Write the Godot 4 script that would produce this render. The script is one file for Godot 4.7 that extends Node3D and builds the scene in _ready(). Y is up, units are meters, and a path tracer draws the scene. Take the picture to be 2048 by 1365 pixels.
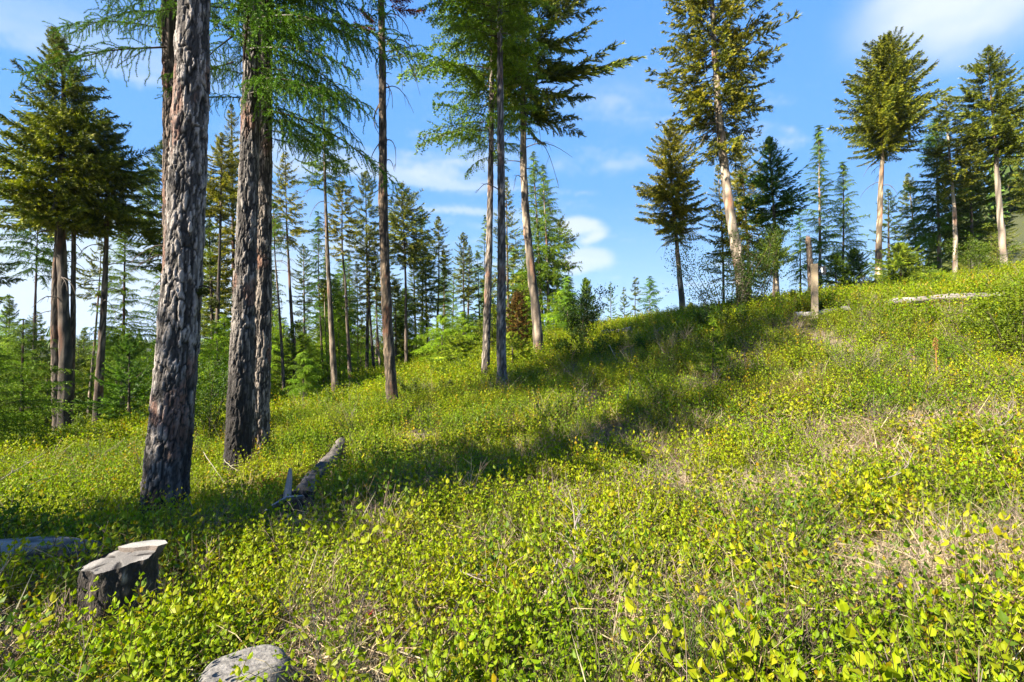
extends Node3D
# A logged hillside at the edge of a conifer wood, in metres, y up, the camera looking along -z from eye height above the origin.

var rng := RandomNumberGenerator.new()
var names := {}
var ground_points: Array[Vector3] = []
var ground_weights := PackedFloat64Array()
var mats := {}
var fir_branches: Array[ArrayMesh] = []
var larch_branches: Array[ArrayMesh] = []
var larch_boughs: Array[ArrayMesh] = []
var plates := FastNoiseLite.new()
var plate_tone := FastNoiseLite.new()
var rough := FastNoiseLite.new()
var patchy := FastNoiseLite.new()
const SUN_AZIMUTH := -122.0
const SUN_HEIGHT := 42.0

# ---------------------------------------------------------------- small helpers

func rf(a: float, b: float) -> float:
	return rng.randf_range(a, b)

func numbered(called: String) -> String:
	var n: int = names.get(called, 0)
	names[called] = n + 1
	return called if n == 0 else "%s_%03d" % [called, n]

func tag(o: Node3D, label: String, category: String, group := "", kind := "") -> Node3D:
	o.set_meta("label", label)
	if category:
		o.set_meta("category", category)
	if group:
		o.set_meta("group", group)
	if kind:
		o.set_meta("kind", kind)
	return o

func thing(called: String, at: Vector3, label: String, category: String, group := "") -> Node3D:
	var o := Node3D.new()
	o.name = numbered(called)
	o.position = at
	add_child(o, true)
	tag(o, label, category, group)
	return o

func part(called: String, mesh: Mesh, material: Material, parent: Node3D) -> MeshInstance3D:
	var o := MeshInstance3D.new()
	o.name = called if parent != self else numbered(called)
	o.mesh = mesh
	o.material_override = material
	parent.add_child(o, true)
	return o

func scatter(called: String, mesh: Mesh, material: Material, where: Array, tints: Array, parent: Node3D) -> MultiMeshInstance3D:
	var mm := MultiMesh.new()
	mm.transform_format = MultiMesh.TRANSFORM_3D
	mm.use_colors = true
	mm.mesh = mesh
	mm.instance_count = where.size()
	for i in where.size():
		mm.set_instance_transform(i, where[i])
		mm.set_instance_color(i, tints[i])
	var o := MultiMeshInstance3D.new()
	o.name = called if parent != self else numbered(called)
	o.multimesh = mm
	o.material_override = material
	parent.add_child(o, true)
	return o

class Shape:
	var v := PackedVector3Array()
	var n := PackedVector3Array()
	var c := PackedColorArray()
	var f := PackedInt32Array()
	var smooth := false

	func tri(a: Vector3, b: Vector3, d: Vector3, ca: Color, cb: Color, cd: Color) -> void:
		var k := v.size()
		v.append(a); v.append(b); v.append(d)
		c.append(ca); c.append(cb); c.append(cd)
		f.append(k); f.append(k + 1); f.append(k + 2)

	# a blade of foliage: a narrow triangle from a foot to a tip
	func blade(foot: Vector3, tip: Vector3, side: Vector3, ca: Color, cb: Color) -> void:
		tri(foot - side, foot + side, tip, ca, ca, cb)

	# a tube along points; a radius and a colour for each
	func tube(p: PackedVector3Array, r: PackedFloat32Array, sides: int, cols: PackedColorArray) -> void:
		var first := v.size()
		var across := Vector3.RIGHT
		for i in p.size():
			var d := (p[mini(i + 1, p.size() - 1)] - p[maxi(i - 1, 0)]).normalized()
			across = (across - d * across.dot(d))
			if across.length() < 0.05:
				across = d.cross(Vector3(0.3, 0.5, 0.8))
			across = across.normalized()
			var other := d.cross(across)
			for k in sides:
				var a := TAU * k / sides
				v.append(p[i] + (across * cos(a) + other * sin(a)) * r[i])
				c.append(cols[mini(i, cols.size() - 1)])
		for i in p.size() - 1:
			for k in sides:
				var a := first + i * sides + k
				var b := first + i * sides + (k + 1) % sides
				f.append(a); f.append(a + sides); f.append(b)
				f.append(b); f.append(a + sides); f.append(b + sides)

	# an oval leaf folded along its midrib
	func leaf(foot: Vector3, along: Vector3, up: Vector3, length: float, width: float, col: Color, fine: int) -> void:
		var side := along.cross(up).normalized() * width * 0.5
		var lift := side.cross(along).normalized() * width * -0.16
		var tip := foot + along * length - lift * 0.8
		var rib := col * 1.12
		if fine == 0:
			var m := foot + along * length * 0.5
			tri(foot, m - side, tip, col, col, col)
			tri(foot, tip, m + side, col, col, col)
		elif fine == 1:
			var m := foot + along * length * 0.45
			tri(foot, m - side + lift, m, rib, col, rib)
			tri(foot, m, m + side + lift, rib, rib, col)
			tri(m - side + lift, tip, m, col, col, rib)
			tri(m, tip, m + side + lift, rib, col, col)
		else:
			var m := foot + along * length * 0.27
			var q := foot + along * length * 0.66
			var a := m - side * 0.88 + lift
			var b := m + side * 0.88 + lift
			var e := q - side * 0.85 + lift
			var g := q + side * 0.85 + lift
			tri(foot, a, m, rib, col, rib)
			tri(foot, m, b, rib, rib, col)
			tri(a, e, q, col, col, rib)
			tri(a, q, m, col, rib, rib)
			tri(m, q, g, rib, rib, col)
			tri(m, g, b, rib, col, col)
			tri(e, tip, q, col, col, rib)
			tri(q, tip, g, rib, col, col)

	func mesh(with_normals := false) -> ArrayMesh:
		var a := []
		a.resize(Mesh.ARRAY_MAX)
		a[Mesh.ARRAY_VERTEX] = v
		a[Mesh.ARRAY_COLOR] = c
		a[Mesh.ARRAY_INDEX] = f
		if with_normals:
			n.resize(v.size())
			for i in range(0, f.size(), 3):
				var x := (v[f[i + 2]] - v[f[i]]).cross(v[f[i + 1]] - v[f[i]])
				n[f[i]] += x; n[f[i + 1]] += x; n[f[i + 2]] += x
			for i in n.size():
				n[i] = n[i].normalized()
			a[Mesh.ARRAY_NORMAL] = n
		var m := ArrayMesh.new()
		m.add_surface_from_arrays(Mesh.PRIMITIVE_TRIANGLES, a)
		return m

func spin(axis: Vector3, degrees: float) -> Basis:
	return Basis(axis.normalized(), deg_to_rad(degrees))

func wild() -> Vector3:
	return Vector3(rng.randfn(), rng.randfn(), rng.randfn()).normalized()

func vary(c: Color, much: float) -> Color:
	var k := 1.0 + rf(-much, much)
	return Color(c.r * k * (1.0 + rf(-much, much) * 0.35), c.g * k, c.b * k)

# ---------------------------------------------------------------- the lie of the land

func solve_ground() -> void:
	var n := ground_points.size() + 3
	var a: Array[PackedFloat64Array] = []
	for i in n:
		var row := PackedFloat64Array()
		row.resize(n + 1)
		for j in n:
			if i < n - 3 and j < n - 3:
				var p := ground_points[i]
				var q := ground_points[j]
				row[j] = sqrt((p.x - q.x) ** 2 + (p.z - q.z) ** 2 + 2.0) - (0.04 if i == j else 0.0)
			elif i < n - 3 or j < n - 3:
				var p := ground_points[mini(i, j)]
				row[j] = [1.0, p.x, p.z][maxi(i, j) - (n - 3)]
		row[n] = ground_points[i].y if i < n - 3 else 0.0
		a.append(row)
	for k in n:
		var best := k
		for i in range(k, n):
			if absf(a[i][k]) > absf(a[best][k]):
				best = i
		var t := a[k]
		a[k] = a[best]
		a[best] = t
		for i in range(k + 1, n):
			var m := a[i][k] / a[k][k]
			for j in range(k, n + 1):
				a[i][j] -= m * a[k][j]
	ground_weights.resize(n)
	for k in range(n - 1, -1, -1):
		var s := a[k][n]
		for j in range(k + 1, n):
			s -= a[k][j] * ground_weights[j]
		ground_weights[k] = s / a[k][k]

func near_ground(x: float, z: float) -> float:
	var n := ground_points.size()
	var h := ground_weights[n] + ground_weights[n + 1] * x + ground_weights[n + 2] * z
	for i in n:
		var p := ground_points[i]
		h += ground_weights[i] * sqrt((p.x - x) ** 2 + (p.z - z) ** 2 + 2.0)
	return h + 0.07 * rough.get_noise_2d(x * 9.0, z * 9.0)

func far_ground(x: float, z: float) -> float:
	var r := sqrt(x * x + z * z)
	var az := rad_to_deg(atan2(x, -z))
	# the wooded valley below to the left, with the next ridges and the mountains beyond it
	var valley := lerpf(-4.0, -30.0, smoothstep(40.0, 220.0, r))
	valley = lerpf(valley, -8.0 + 26.0 * patchy.get_noise_2d(x * 0.09, z * 0.09), smoothstep(330.0, 900.0, r))
	valley = lerpf(valley, 14.0 + 60.0 * patchy.get_noise_2d(x * 0.03 + 90.0, z * 0.03), smoothstep(1100.0, 2400.0, r))
	valley = lerpf(valley, 150.0 + 330.0 * rough.get_noise_2d(az * 1.6, 40.0) + 90.0 * rough.get_noise_2d(az * 7.0, 9.0), smoothstep(4300.0, 7200.0, r))
	# the nearer wooded rise beyond the clearing, right of the middle
	var rise := 38.0 * exp(-((az - 14.0) / 15.0) ** 2) * smoothstep(110.0, 330.0, r) * (1.0 - 0.35 * smoothstep(420.0, 900.0, r))
	# the hill goes on to the right
	var shoulder := smoothstep(22.0, 46.0, az) * (1.0 - smoothstep(110.0, 150.0, az))
	var hill := 3.0 + 21.0 * smoothstep(45.0, 115.0, r) * smoothstep(36.0, 47.0, az)
	var behind := smoothstep(75.0, 130.0, absf(az))
	return lerpf(lerpf(valley + rise, hill, shoulder), 2.0, behind * (1.0 - smoothstep(900.0, 3000.0, r)))

func ground(x: float, z: float) -> float:
	var r := sqrt(x * x + z * z)
	if r < 38.0:
		return near_ground(x, z)
	if r > 80.0:
		return far_ground(x, z)
	return lerpf(near_ground(x, z), far_ground(x, z), smoothstep(38.0, 80.0, r))

func make_ground() -> void:
	var around := 300
	var out := 230
	var a := []
	a.resize(Mesh.ARRAY_MAX)
	var v := PackedVector3Array()
	var n := PackedVector3Array()
	var c := PackedColorArray()
	var f := PackedInt32Array()
	v.append(Vector3(0, ground(0, 0), 0))
	c.append(Color(0.14, 0.1, 0.07))
	for i in out:
		var r := 0.35 * pow(9000.0 / 0.35, float(i) / (out - 1))
		for k in around:
			var t := TAU * k / around
			var x := r * sin(t)
			var z := -r * cos(t)
			v.append(Vector3(x, ground(x, z), z))
			var m := clampf(0.5 + 0.9 * patchy.get_noise_2d(x * 1.5, z * 1.5), 0.0, 1.0)
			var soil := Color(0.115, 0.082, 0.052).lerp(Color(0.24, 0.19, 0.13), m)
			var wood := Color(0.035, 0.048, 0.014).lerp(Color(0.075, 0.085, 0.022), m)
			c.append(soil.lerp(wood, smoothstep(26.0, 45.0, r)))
	for k in around:
		f.append(0); f.append(1 + k); f.append(1 + (k + 1) % around)
	for i in out - 1:
		for k in around:
			var p := 1 + i * around + k
			var q := 1 + i * around + (k + 1) % around
			f.append(p); f.append(p + around); f.append(q)
			f.append(q); f.append(p + around); f.append(q + around)
	n.resize(v.size())
	for i in range(0, f.size(), 3):
		var x := (v[f[i + 2]] - v[f[i]]).cross(v[f[i + 1]] - v[f[i]])
		if x.y < 0.0:
			var s := f[i + 1]
			f[i + 1] = f[i + 2]
			f[i + 2] = s
			x = -x
		n[f[i]] += x; n[f[i + 1]] += x; n[f[i + 2]] += x
	for i in n.size():
		n[i] = n[i].normalized()
	a[Mesh.ARRAY_VERTEX] = v
	a[Mesh.ARRAY_NORMAL] = n
	a[Mesh.ARRAY_COLOR] = c
	a[Mesh.ARRAY_INDEX] = f
	var m := ArrayMesh.new()
	m.add_surface_from_arrays(Mesh.PRIMITIVE_TRIANGLES, a)
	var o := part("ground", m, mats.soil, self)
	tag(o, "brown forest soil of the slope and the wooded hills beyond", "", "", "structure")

# ---------------------------------------------------------------- sky

func soft_spot(d: Vector3, px_az: float, px_el: float, wide: float, high: float) -> float:
	var az := rad_to_deg(atan2(d.x, -d.z))
	var el := rad_to_deg(asin(clampf(d.y, -1.0, 1.0)))
	var a := wrapf(az - px_az, -180.0, 180.0) / wide
	var b := (el - px_el) / high
	return exp(-(a * a + b * b))

func make_sky() -> Sky:
	var w := 1536
	var h := 768
	var wisp := FastNoiseLite.new()
	wisp.seed = 5
	wisp.frequency = 1.0
	wisp.fractal_octaves = 5
	wisp.domain_warp_enabled = true
	wisp.domain_warp_amplitude = 0.35
	wisp.domain_warp_frequency = 1.4
	var puff := FastNoiseLite.new()
	puff.seed = 11
	puff.frequency = 1.0
	puff.fractal_octaves = 5
	var data := PackedFloat32Array()
	data.resize(w * h * 3)
	var top := Color(0.0165, 0.0682, 0.2179)
	var mid := Color(0.0365, 0.1111, 0.2515)
	var low := Color(0.1126, 0.1890, 0.2509)
	var white := Color(0.2054, 0.2231, 0.2360)
	for j in h:
		var el := PI * (0.5 - (j + 0.5) / h)
		for i in w:
			var az := wrapf(TAU * (i + 0.5) / w, -PI, PI)
			var d := Vector3(sin(az) * cos(el), sin(el), -cos(az) * cos(el))
			var e := rad_to_deg(el)
			var col := low
			if e > 0.0:
				col = low.lerp(mid, smoothstep(0.0, 19.0, e)).lerp(top, smoothstep(12.0, 62.0, e))
				# high thin streaks, stretched level
				var high := maxf(e, 4.0)
				var p := Vector3(d.x, 0, d.z) / maxf(sin(deg_to_rad(high)), 0.09)
				var s := wisp.get_noise_3d(p.x * 0.55, 0.3, p.z * 1.1 + p.x * 0.15)
				var band := smoothstep(2.0, 9.0, e) * (1.0 - smoothstep(20.0, 34.0, e))
				var thin := smoothstep(0.10, 0.55, s) * band * 0.55
				# haze and layered cloud low on the left
				var bank := smoothstep(-8.0, -36.0, rad_to_deg(az)) * (1.0 - smoothstep(5.0, 17.0, e + 5.0 * s)) * 0.85
				bank *= 1.0 - 0.4 * smoothstep(100.0, 170.0, absf(rad_to_deg(az)))
				# single clouds
				var f := puff.get_noise_3d(d.x * 9.0, d.y * 16.0, d.z * 9.0) * 0.6 + wisp.get_noise_3d(d.x * 5.0, d.y * 9.0, d.z * 5.0) * 0.5
				var big := smoothstep(0.18, 0.95, soft_spot(d, 43.0, 28.5, 8.0, 5.2) * (1.0 + 0.45 * f)) * 0.93
				var small := smoothstep(0.25, 0.62, soft_spot(d, 8.0, 13.7, 3.1, 1.6) * (1.0 + 1.1 * f)) * 0.85
				var small2 := smoothstep(0.30, 0.85, soft_spot(d, 8.3, 10.2, 3.6, 2.0) * (1.0 + 1.3 * f)) * 0.7
				var streak := smoothstep(0.30, 1.0, soft_spot(d, -8.5, 20.6, 7.0, 2.0) * (1.0 + 1.6 * f)) * 0.5
				var streak2 := smoothstep(0.30, 1.0, soft_spot(d, 12.5, 21.0, 8.0, 1.6) * (1.0 + 1.6 * f)) * 0.4
				var streak3 := smoothstep(0.35, 1.0, soft_spot(d, 12.8, 26.4, 3.6, 1.6) * (1.0 + 1.6 * f)) * 0.3
				# more clouds of the same kind all round
				var others := smoothstep(0.30, 0.62, puff.get_noise_3d(d.x * 2.2, d.y * 5.0, d.z * 2.2)) * smoothstep(58.0, 90.0, absf(rad_to_deg(az))) * smoothstep(4.0, 12.0, e) * 0.7
				var all := 1.0 - (1.0 - thin) * (1.0 - bank) * (1.0 - big) * (1.0 - small) * (1.0 - small2) * (1.0 - streak) * (1.0 - streak2) * (1.0 - streak3) * (1.0 - others)
				col = col.lerp(white, clampf(all, 0.0, 0.95))
			else:
				col = Color(0.06, 0.07, 0.04)
			var k := (j * w + i) * 3
			data[k] = col.r
			data[k + 1] = col.g
			data[k + 2] = col.b
	var im := Image.create_from_data(w, h, false, Image.FORMAT_RGBF, data.to_byte_array())
	var m := PanoramaSkyMaterial.new()
	m.panorama = ImageTexture.create_from_image(im)
	var s := Sky.new()
	s.sky_material = m
	return s

# ---------------------------------------------------------------- materials

func noise_map(seed_of: int, frequency: float, ramp: Array, normal := false, octaves := 5) -> NoiseTexture2D:
	var t := NoiseTexture2D.new()
	t.width = 512
	t.height = 512
	t.seamless = true
	var n := FastNoiseLite.new()
	n.seed = seed_of
	n.frequency = frequency
	n.fractal_octaves = octaves
	t.noise = n
	t.as_normal_map = normal
	if ramp:
		var g := Gradient.new()
		g.offsets = PackedFloat32Array(ramp[0])
		g.colors = PackedColorArray(ramp[1])
		t.color_ramp = g
	return t

func matt(called: String, r: float) -> StandardMaterial3D:
	var m := StandardMaterial3D.new()
	m.resource_name = called
	m.roughness = r
	m.vertex_color_use_as_albedo = true
	mats[called] = m
	return m

func make_materials() -> void:
	var grain := noise_map(3, 0.03, [[0.0, 1.0], [Color(0.72, 0.7, 0.68), Color(1, 1, 1)]])
	var relief := noise_map(4, 0.035, [])
	var s := matt("soil", 0.95)
	s.albedo_texture = grain
	s.uv1_triplanar = true
	s.uv1_world_triplanar = true
	s.uv1_scale = Vector3.ONE * 0.9
	s.heightmap_enabled = true
	s.heightmap_texture = relief
	s.heightmap_scale = 4.0
	var b := matt("bark", 0.92)
	b.albedo_texture = grain
	b.uv1_triplanar = true
	b.uv1_scale = Vector3(4.0, 1.1, 4.0)
	b.heightmap_enabled = true
	b.heightmap_texture = relief
	b.heightmap_scale = 1.4
	var w := matt("dead_wood", 0.85)
	w.albedo_texture = grain
	w.uv1_triplanar = true
	w.uv1_scale = Vector3(5.0, 5.0, 5.0)
	w.heightmap_enabled = true
	w.heightmap_texture = relief
	w.heightmap_scale = 0.4
	var st := matt("stone", 0.9)
	st.albedo_texture = noise_map(8, 0.02, [[0.0, 0.45, 1.0], [Color(0.55, 0.55, 0.57), Color(0.85, 0.84, 0.82), Color(1, 1, 1)]])
	st.uv1_triplanar = true
	st.uv1_scale = Vector3.ONE * 2.3
	st.heightmap_enabled = true
	st.heightmap_texture = relief
	st.heightmap_scale = 0.6
	var p := matt("leaf", 0.5)
	p.metallic_specular = 0.32
	p.backlight_enabled = true
	p.backlight = Color(0.92, 0.95, 0.35)
	var q := matt("needle", 0.55)
	q.metallic_specular = 0.3
	q.backlight_enabled = true
	q.backlight = Color(0.62, 0.66, 0.25)
	var g := matt("grass", 0.6)
	g.metallic_specular = 0.3
	g.backlight_enabled = true
	g.backlight = Color(0.7, 0.72, 0.35)
	var k := matt("twig", 0.85)
	k.metallic_specular = 0.3
	var t := matt("paint", 0.6)
	t.metallic_specular = 0.35

# ---------------------------------------------------------------- conifer branches, two metres long along +x

# a flat, twiggy branch of short needles
func fir_branch(sparse: float, old: Color, young: Color) -> ArrayMesh:
	var s := Shape.new()
	var axis := PackedVector3Array()
	var rad := PackedFloat32Array()
	var sag := rf(0.10, 0.24)
	var bend := rf(-0.22, 0.22)
	for i in 9:
		var t := i / 8.0
		axis.append(Vector3(2.0 * t, -sag * sin(PI * minf(t * 0.9, 1.0)) + 0.16 * t * t, bend * t * t))
		rad.append(lerpf(0.017, 0.003, t))
	s.tube(axis, rad, 4, [Color(0.07, 0.05, 0.035)])
	var at := 0.16 + 0.2 * sparse
	while at < 0.99:
		var foot := axis[int(at * 8.0)].lerp(axis[mini(int(at * 8.0) + 1, 8)], at * 8.0 - int(at * 8.0))
		for side in [-1.0, 1.0]:
			if rng.randf() < 0.10 + sparse * 0.4:
				continue
			var reach := rf(0.5, 1.1) * (0.62 * (1.0 - at) + 0.13)
			var d := Vector3(rf(0.55, 1.0), rf(-0.22, 0.30), side * rf(0.7, 1.0)).normalized()
			twig_of_needles(s, foot, d, reach, old, young)
			# a few twigs that stand up or hang from the branch
			if rng.randf() < 0.6:
				twig_of_needles(s, foot, Vector3(rf(0.3, 0.9), rf(-0.8, 0.7), side * rf(0.1, 0.6)).normalized(), reach * rf(0.35, 0.75), old, young)
		at += rf(0.032, 0.06) * (1.0 + sparse)
	twig_of_needles(s, axis[7], Vector3(1, 0.25, bend).normalized(), 0.34, old, young)
	return s.mesh()

func twig_of_needles(s: Shape, foot: Vector3, d: Vector3, reach: float, old: Color, young: Color) -> void:
	var steps := maxi(2, int(reach / 0.05))
	var across := d.cross(Vector3.UP).normalized()
	var p := foot
	var wander := wild() * 0.25
	for i in steps:
		var t := float(i) / steps
		d = (d + wander / steps + Vector3(0, -0.25, 0) / steps).normalized()
		var q := p + d * reach / steps
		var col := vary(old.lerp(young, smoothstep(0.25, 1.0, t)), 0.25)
		for k in 5:
			var o := (d * rf(0.4, 1.1) + across * rf(-0.9, 0.9) + Vector3.UP * rf(-0.45, 0.75)).normalized()
			var size := rf(0.06, 0.105)
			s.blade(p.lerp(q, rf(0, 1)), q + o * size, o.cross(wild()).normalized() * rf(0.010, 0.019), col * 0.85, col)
		p = q

# a slack branch with hanging twigs set with tufts of soft needles
func larch_branch(length: float, twigs: int, needle: float, rays: int, old: Color, young: Color) -> ArrayMesh:
	var s := Shape.new()
	var axis := PackedVector3Array()
	var rad := PackedFloat32Array()
	var bend := rf(-0.25, 0.25)
	for i in 10:
		var t := i / 9.0
		axis.append(Vector3(length * t, length * (0.06 * sin(PI * t) - 0.17 * t * t), bend * length * 0.4 * t * t) + wild() * 0.012)
		rad.append(lerpf(0.016, 0.003, t) * length * 0.5)
	s.tube(axis, rad, 5, [Color(0.05, 0.035, 0.025)])
	for n in twigs:
		var at := lerpf(0.1, 1.0, (n + rng.randf()) / twigs)
		var g := minf(at * 9.0, 8.99)
		var p := axis[int(g)].lerp(axis[int(g) + 1], g - int(g))
		if rng.randf() < 0.12:
			continue
		var reach := length * rf(0.07, 0.33) * (1.15 - 0.6 * at)
		var d := Vector3(rf(0.2, 0.9), rf(-0.5, 0.35), rf(0.4, 1.0) * (1.0 if n % 2 else -1.0)).normalized()
		var steps := maxi(3, int(reach / (needle * 1.05)))
		var pts := PackedVector3Array([p])
		for i in steps:
			d = (d + Vector3(0, -1.3, 0) / steps + wild() * 0.20).normalized()
			p += d * reach / steps
			pts.append(p)
			tuft(s, p, d, needle, rays, vary(old.lerp(young, rng.randf()), 0.22))
		s.tube(pts, PackedFloat32Array(range(pts.size()).map(func(i): return lerpf(0.0055, 0.002, float(i) / pts.size()) * sqrt(length * 0.5))), 3, [Color(0.06, 0.04, 0.025)])
	for i in int(length / 0.09):
		var at := rf(0.3, 1.0) * 8.9
		tuft(s, axis[int(at)].lerp(axis[int(at) + 1], at - int(at)), Vector3.RIGHT, needle, rays, vary(old, 0.2))
	return s.mesh()

func tuft(s: Shape, p: Vector3, d: Vector3, needle: float, rays: int, col: Color) -> void:
	for k in rays:
		var o := (wild() + d * 0.55 + Vector3(0, 0.25, 0)).normalized()
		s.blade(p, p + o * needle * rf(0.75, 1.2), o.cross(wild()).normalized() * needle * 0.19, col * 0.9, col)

func make_branches() -> void:
	for i in 4:
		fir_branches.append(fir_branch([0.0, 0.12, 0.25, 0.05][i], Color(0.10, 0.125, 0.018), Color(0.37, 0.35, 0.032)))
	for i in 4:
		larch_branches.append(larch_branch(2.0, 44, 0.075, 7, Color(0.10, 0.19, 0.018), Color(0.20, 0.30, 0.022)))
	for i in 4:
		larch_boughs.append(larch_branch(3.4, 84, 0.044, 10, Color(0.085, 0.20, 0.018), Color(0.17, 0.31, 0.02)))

# ---------------------------------------------------------------- trunks

# bark as real relief: long plates parted by furrows; finer the nearer the trunk stands
func bark_trunk(line: PackedVector3Array, girth: PackedFloat32Array, sides: int, step: float, depth: float, pale: Color, dark: Color, dark_to: float, key: float, upto := 99.0) -> ArrayMesh:
	var s := Shape.new()
	var total := line[line.size() - 1].y - line[0].y
	var rows := PackedVector3Array()
	var radii := PackedFloat32Array()
	var h := 0.0
	var coarse := maxf(0.35, step)
	while true:
		var y := line[0].y + h
		var k := 0
		while k < line.size() - 2 and line[k + 1].y < y:
			k += 1
		var t := clampf((y - line[k].y) / maxf(line[k + 1].y - line[k].y, 0.001), 0.0, 1.0)
		var p := line[k].lerp(line[k + 1], t)
		# ease the corners of the polyline
		if line.size() > 2:
			var y2 := y + 0.5
			var k2 := 0
			while k2 < line.size() - 2 and line[k2 + 1].y < y2:
				k2 += 1
			var ahead := line[k2].lerp(line[k2 + 1], clampf((y2 - line[k2].y) / maxf(line[k2 + 1].y - line[k2].y, 0.001), 0.0, 1.0))
			y2 = y - 0.5
			k2 = 0
			while k2 < line.size() - 2 and line[k2 + 1].y < y2:
				k2 += 1
			var back := line[k2].lerp(line[k2 + 1], clampf((y2 - line[k2].y) / maxf(line[k2 + 1].y - line[k2].y, 0.001), 0.0, 1.0))
			var m := (ahead + back + p * 2.0) / 4.0
			p = Vector3(m.x, y, m.z)
		rows.append(p)
		radii.append(lerpf(girth[k], girth[k + 1], t) * (1.0 + 0.38 * exp(-h / 0.32)))
		if h >= total - 0.001:
			break
		h = minf(h + (step if h < upto else coarse), total)
	for i in rows.size():
		for k in sides:
			var a := TAU * k / sides
			var out := Vector3(cos(a), 0, sin(a))
			var r := radii[i]
			var q := out * r
			var y := rows[i].y - line[0].y
			# scaly plates: two sizes, warped, each plate with a tone of its own
			var w := rough.get_noise_3d(q.x * 30.0 + key, y * 11.0, q.z * 30.0)
			var w2 := rough.get_noise_3d(q.x * 30.0 - key, y * 11.0 + 9.0, q.z * 30.0)
			var m := Vector3((q.x + 0.035 * w) * 17.0 + key, y * 3.4 + 0.8 * w2, (q.z + 0.035 * w2) * 17.0)
			var e := plates.get_noise_3dv(m)
			var m2 := Vector3((q.x + 0.035 * w2) * 36.0 - key, y * 5.6 + 1.3 * w, (q.z + 0.035 * w) * 36.0)
			var fine := plates.get_noise_3dv(m2)
			var plate := smoothstep(-0.97, -0.84, e)
			var flake := smoothstep(-0.96, -0.82, fine)
			var joins := rough.get_noise_3d(q.x * 45.0 + key, y * 14.0 + 31.0, q.z * 45.0)
			plate = lerpf(plate, 1.0, smoothstep(0.0, 0.22, joins))
			flake = lerpf(flake, 1.0, smoothstep(0.0, 0.25, -joins))
			var kind := plate_tone.get_noise_3dv(m2) * 0.65 + plate_tone.get_noise_3dv(m) * 0.5
			var root := 0.10 * exp(-y / 0.25) * sin(a * 4.0 + key) * r
			s.v.append(rows[i] + out * (r + root + depth * 0.75 * (plate - 0.6) + depth * 0.35 * (flake - 0.5) + depth * 0.9 * kind))
			var tone := rough.get_noise_3d(q.x * 22.0 + key * 2.0, y * 6.0, q.z * 22.0)
			var col := (pale * 0.32).lerp(pale * 0.9, smoothstep(-0.32, -0.12, kind)).lerp(pale * 2.3, smoothstep(0.10, 0.34, kind + 0.25 * tone))
			col = col.lerp(Color(pale.r * 1.75, pale.g * 1.0, pale.b * 0.75), smoothstep(0.20, 0.36, rough.get_noise_3d(q.x * 14.0 - key, y * 6.0 + 7.0, q.z * 14.0)) * 0.7 * flake)
			col = dark.lerp(col, plate * (0.3 + 0.7 * flake))
			var burnt := smoothstep(dark_to, dark_to * 0.25, y + 2.6 * dark_to * 0.3 * rough.get_noise_3d(q.x * 4.0 + key, y * 0.8, q.z * 4.0)) if dark_to > 0.0 else 0.0  # bark colour goes darker towards the foot, with a ragged upper edge
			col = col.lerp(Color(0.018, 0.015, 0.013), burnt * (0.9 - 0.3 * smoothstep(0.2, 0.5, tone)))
			s.c.append(Color(col.r, col.g, col.b))
	for i in rows.size() - 1:
		for k in sides:
			var p := i * sides + k
			var q := i * sides + (k + 1) % sides
			s.f.append(p); s.f.append(q); s.f.append(p + sides)
			s.f.append(q); s.f.append(q + sides); s.f.append(p + sides)
	return s.mesh(true)

func dead_branch(length: float, droop: float, r: float, sprigs: int, col: Color) -> ArrayMesh:
	var s := Shape.new()
	var p := PackedVector3Array()
	var rad := PackedFloat32Array()
	for i in 9:
		var t := i / 8.0
		p.append(Vector3(length * t * (1.0 - droop * 0.3 * t), length * (0.10 * sin(PI * t) - droop * t * t), 0.05 * length * sin(t * 5.0)))
		rad.append(lerpf(r, r * 0.22, t))
	s.tube(p, rad, 5, [col])
	for k in sprigs:
		var i := rng.randi_range(3, 7)
		var d := (p[i + 1] - p[i]).normalized()
		var o := (d + wild() * 0.8 + Vector3(0, -0.3, 0)).normalized()
		var reach := length * rf(0.10, 0.28)
		s.tube([p[i], p[i] + o * reach * 0.5, p[i] + o * reach + Vector3(0, -0.2 * reach, 0)], [r * 0.4, r * 0.3, r * 0.15], 3, [col])
	return s.mesh(true)

func along_trunk(line: PackedVector3Array, y: float) -> Vector3:
	for k in line.size() - 1:
		if y <= line[k + 1].y or k == line.size() - 2:
			return line[k].lerp(line[k + 1], clampf((y - line[k].y) / maxf(line[k + 1].y - line[k].y, 0.001), 0.0, 1.0))
	return line[0]

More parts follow.
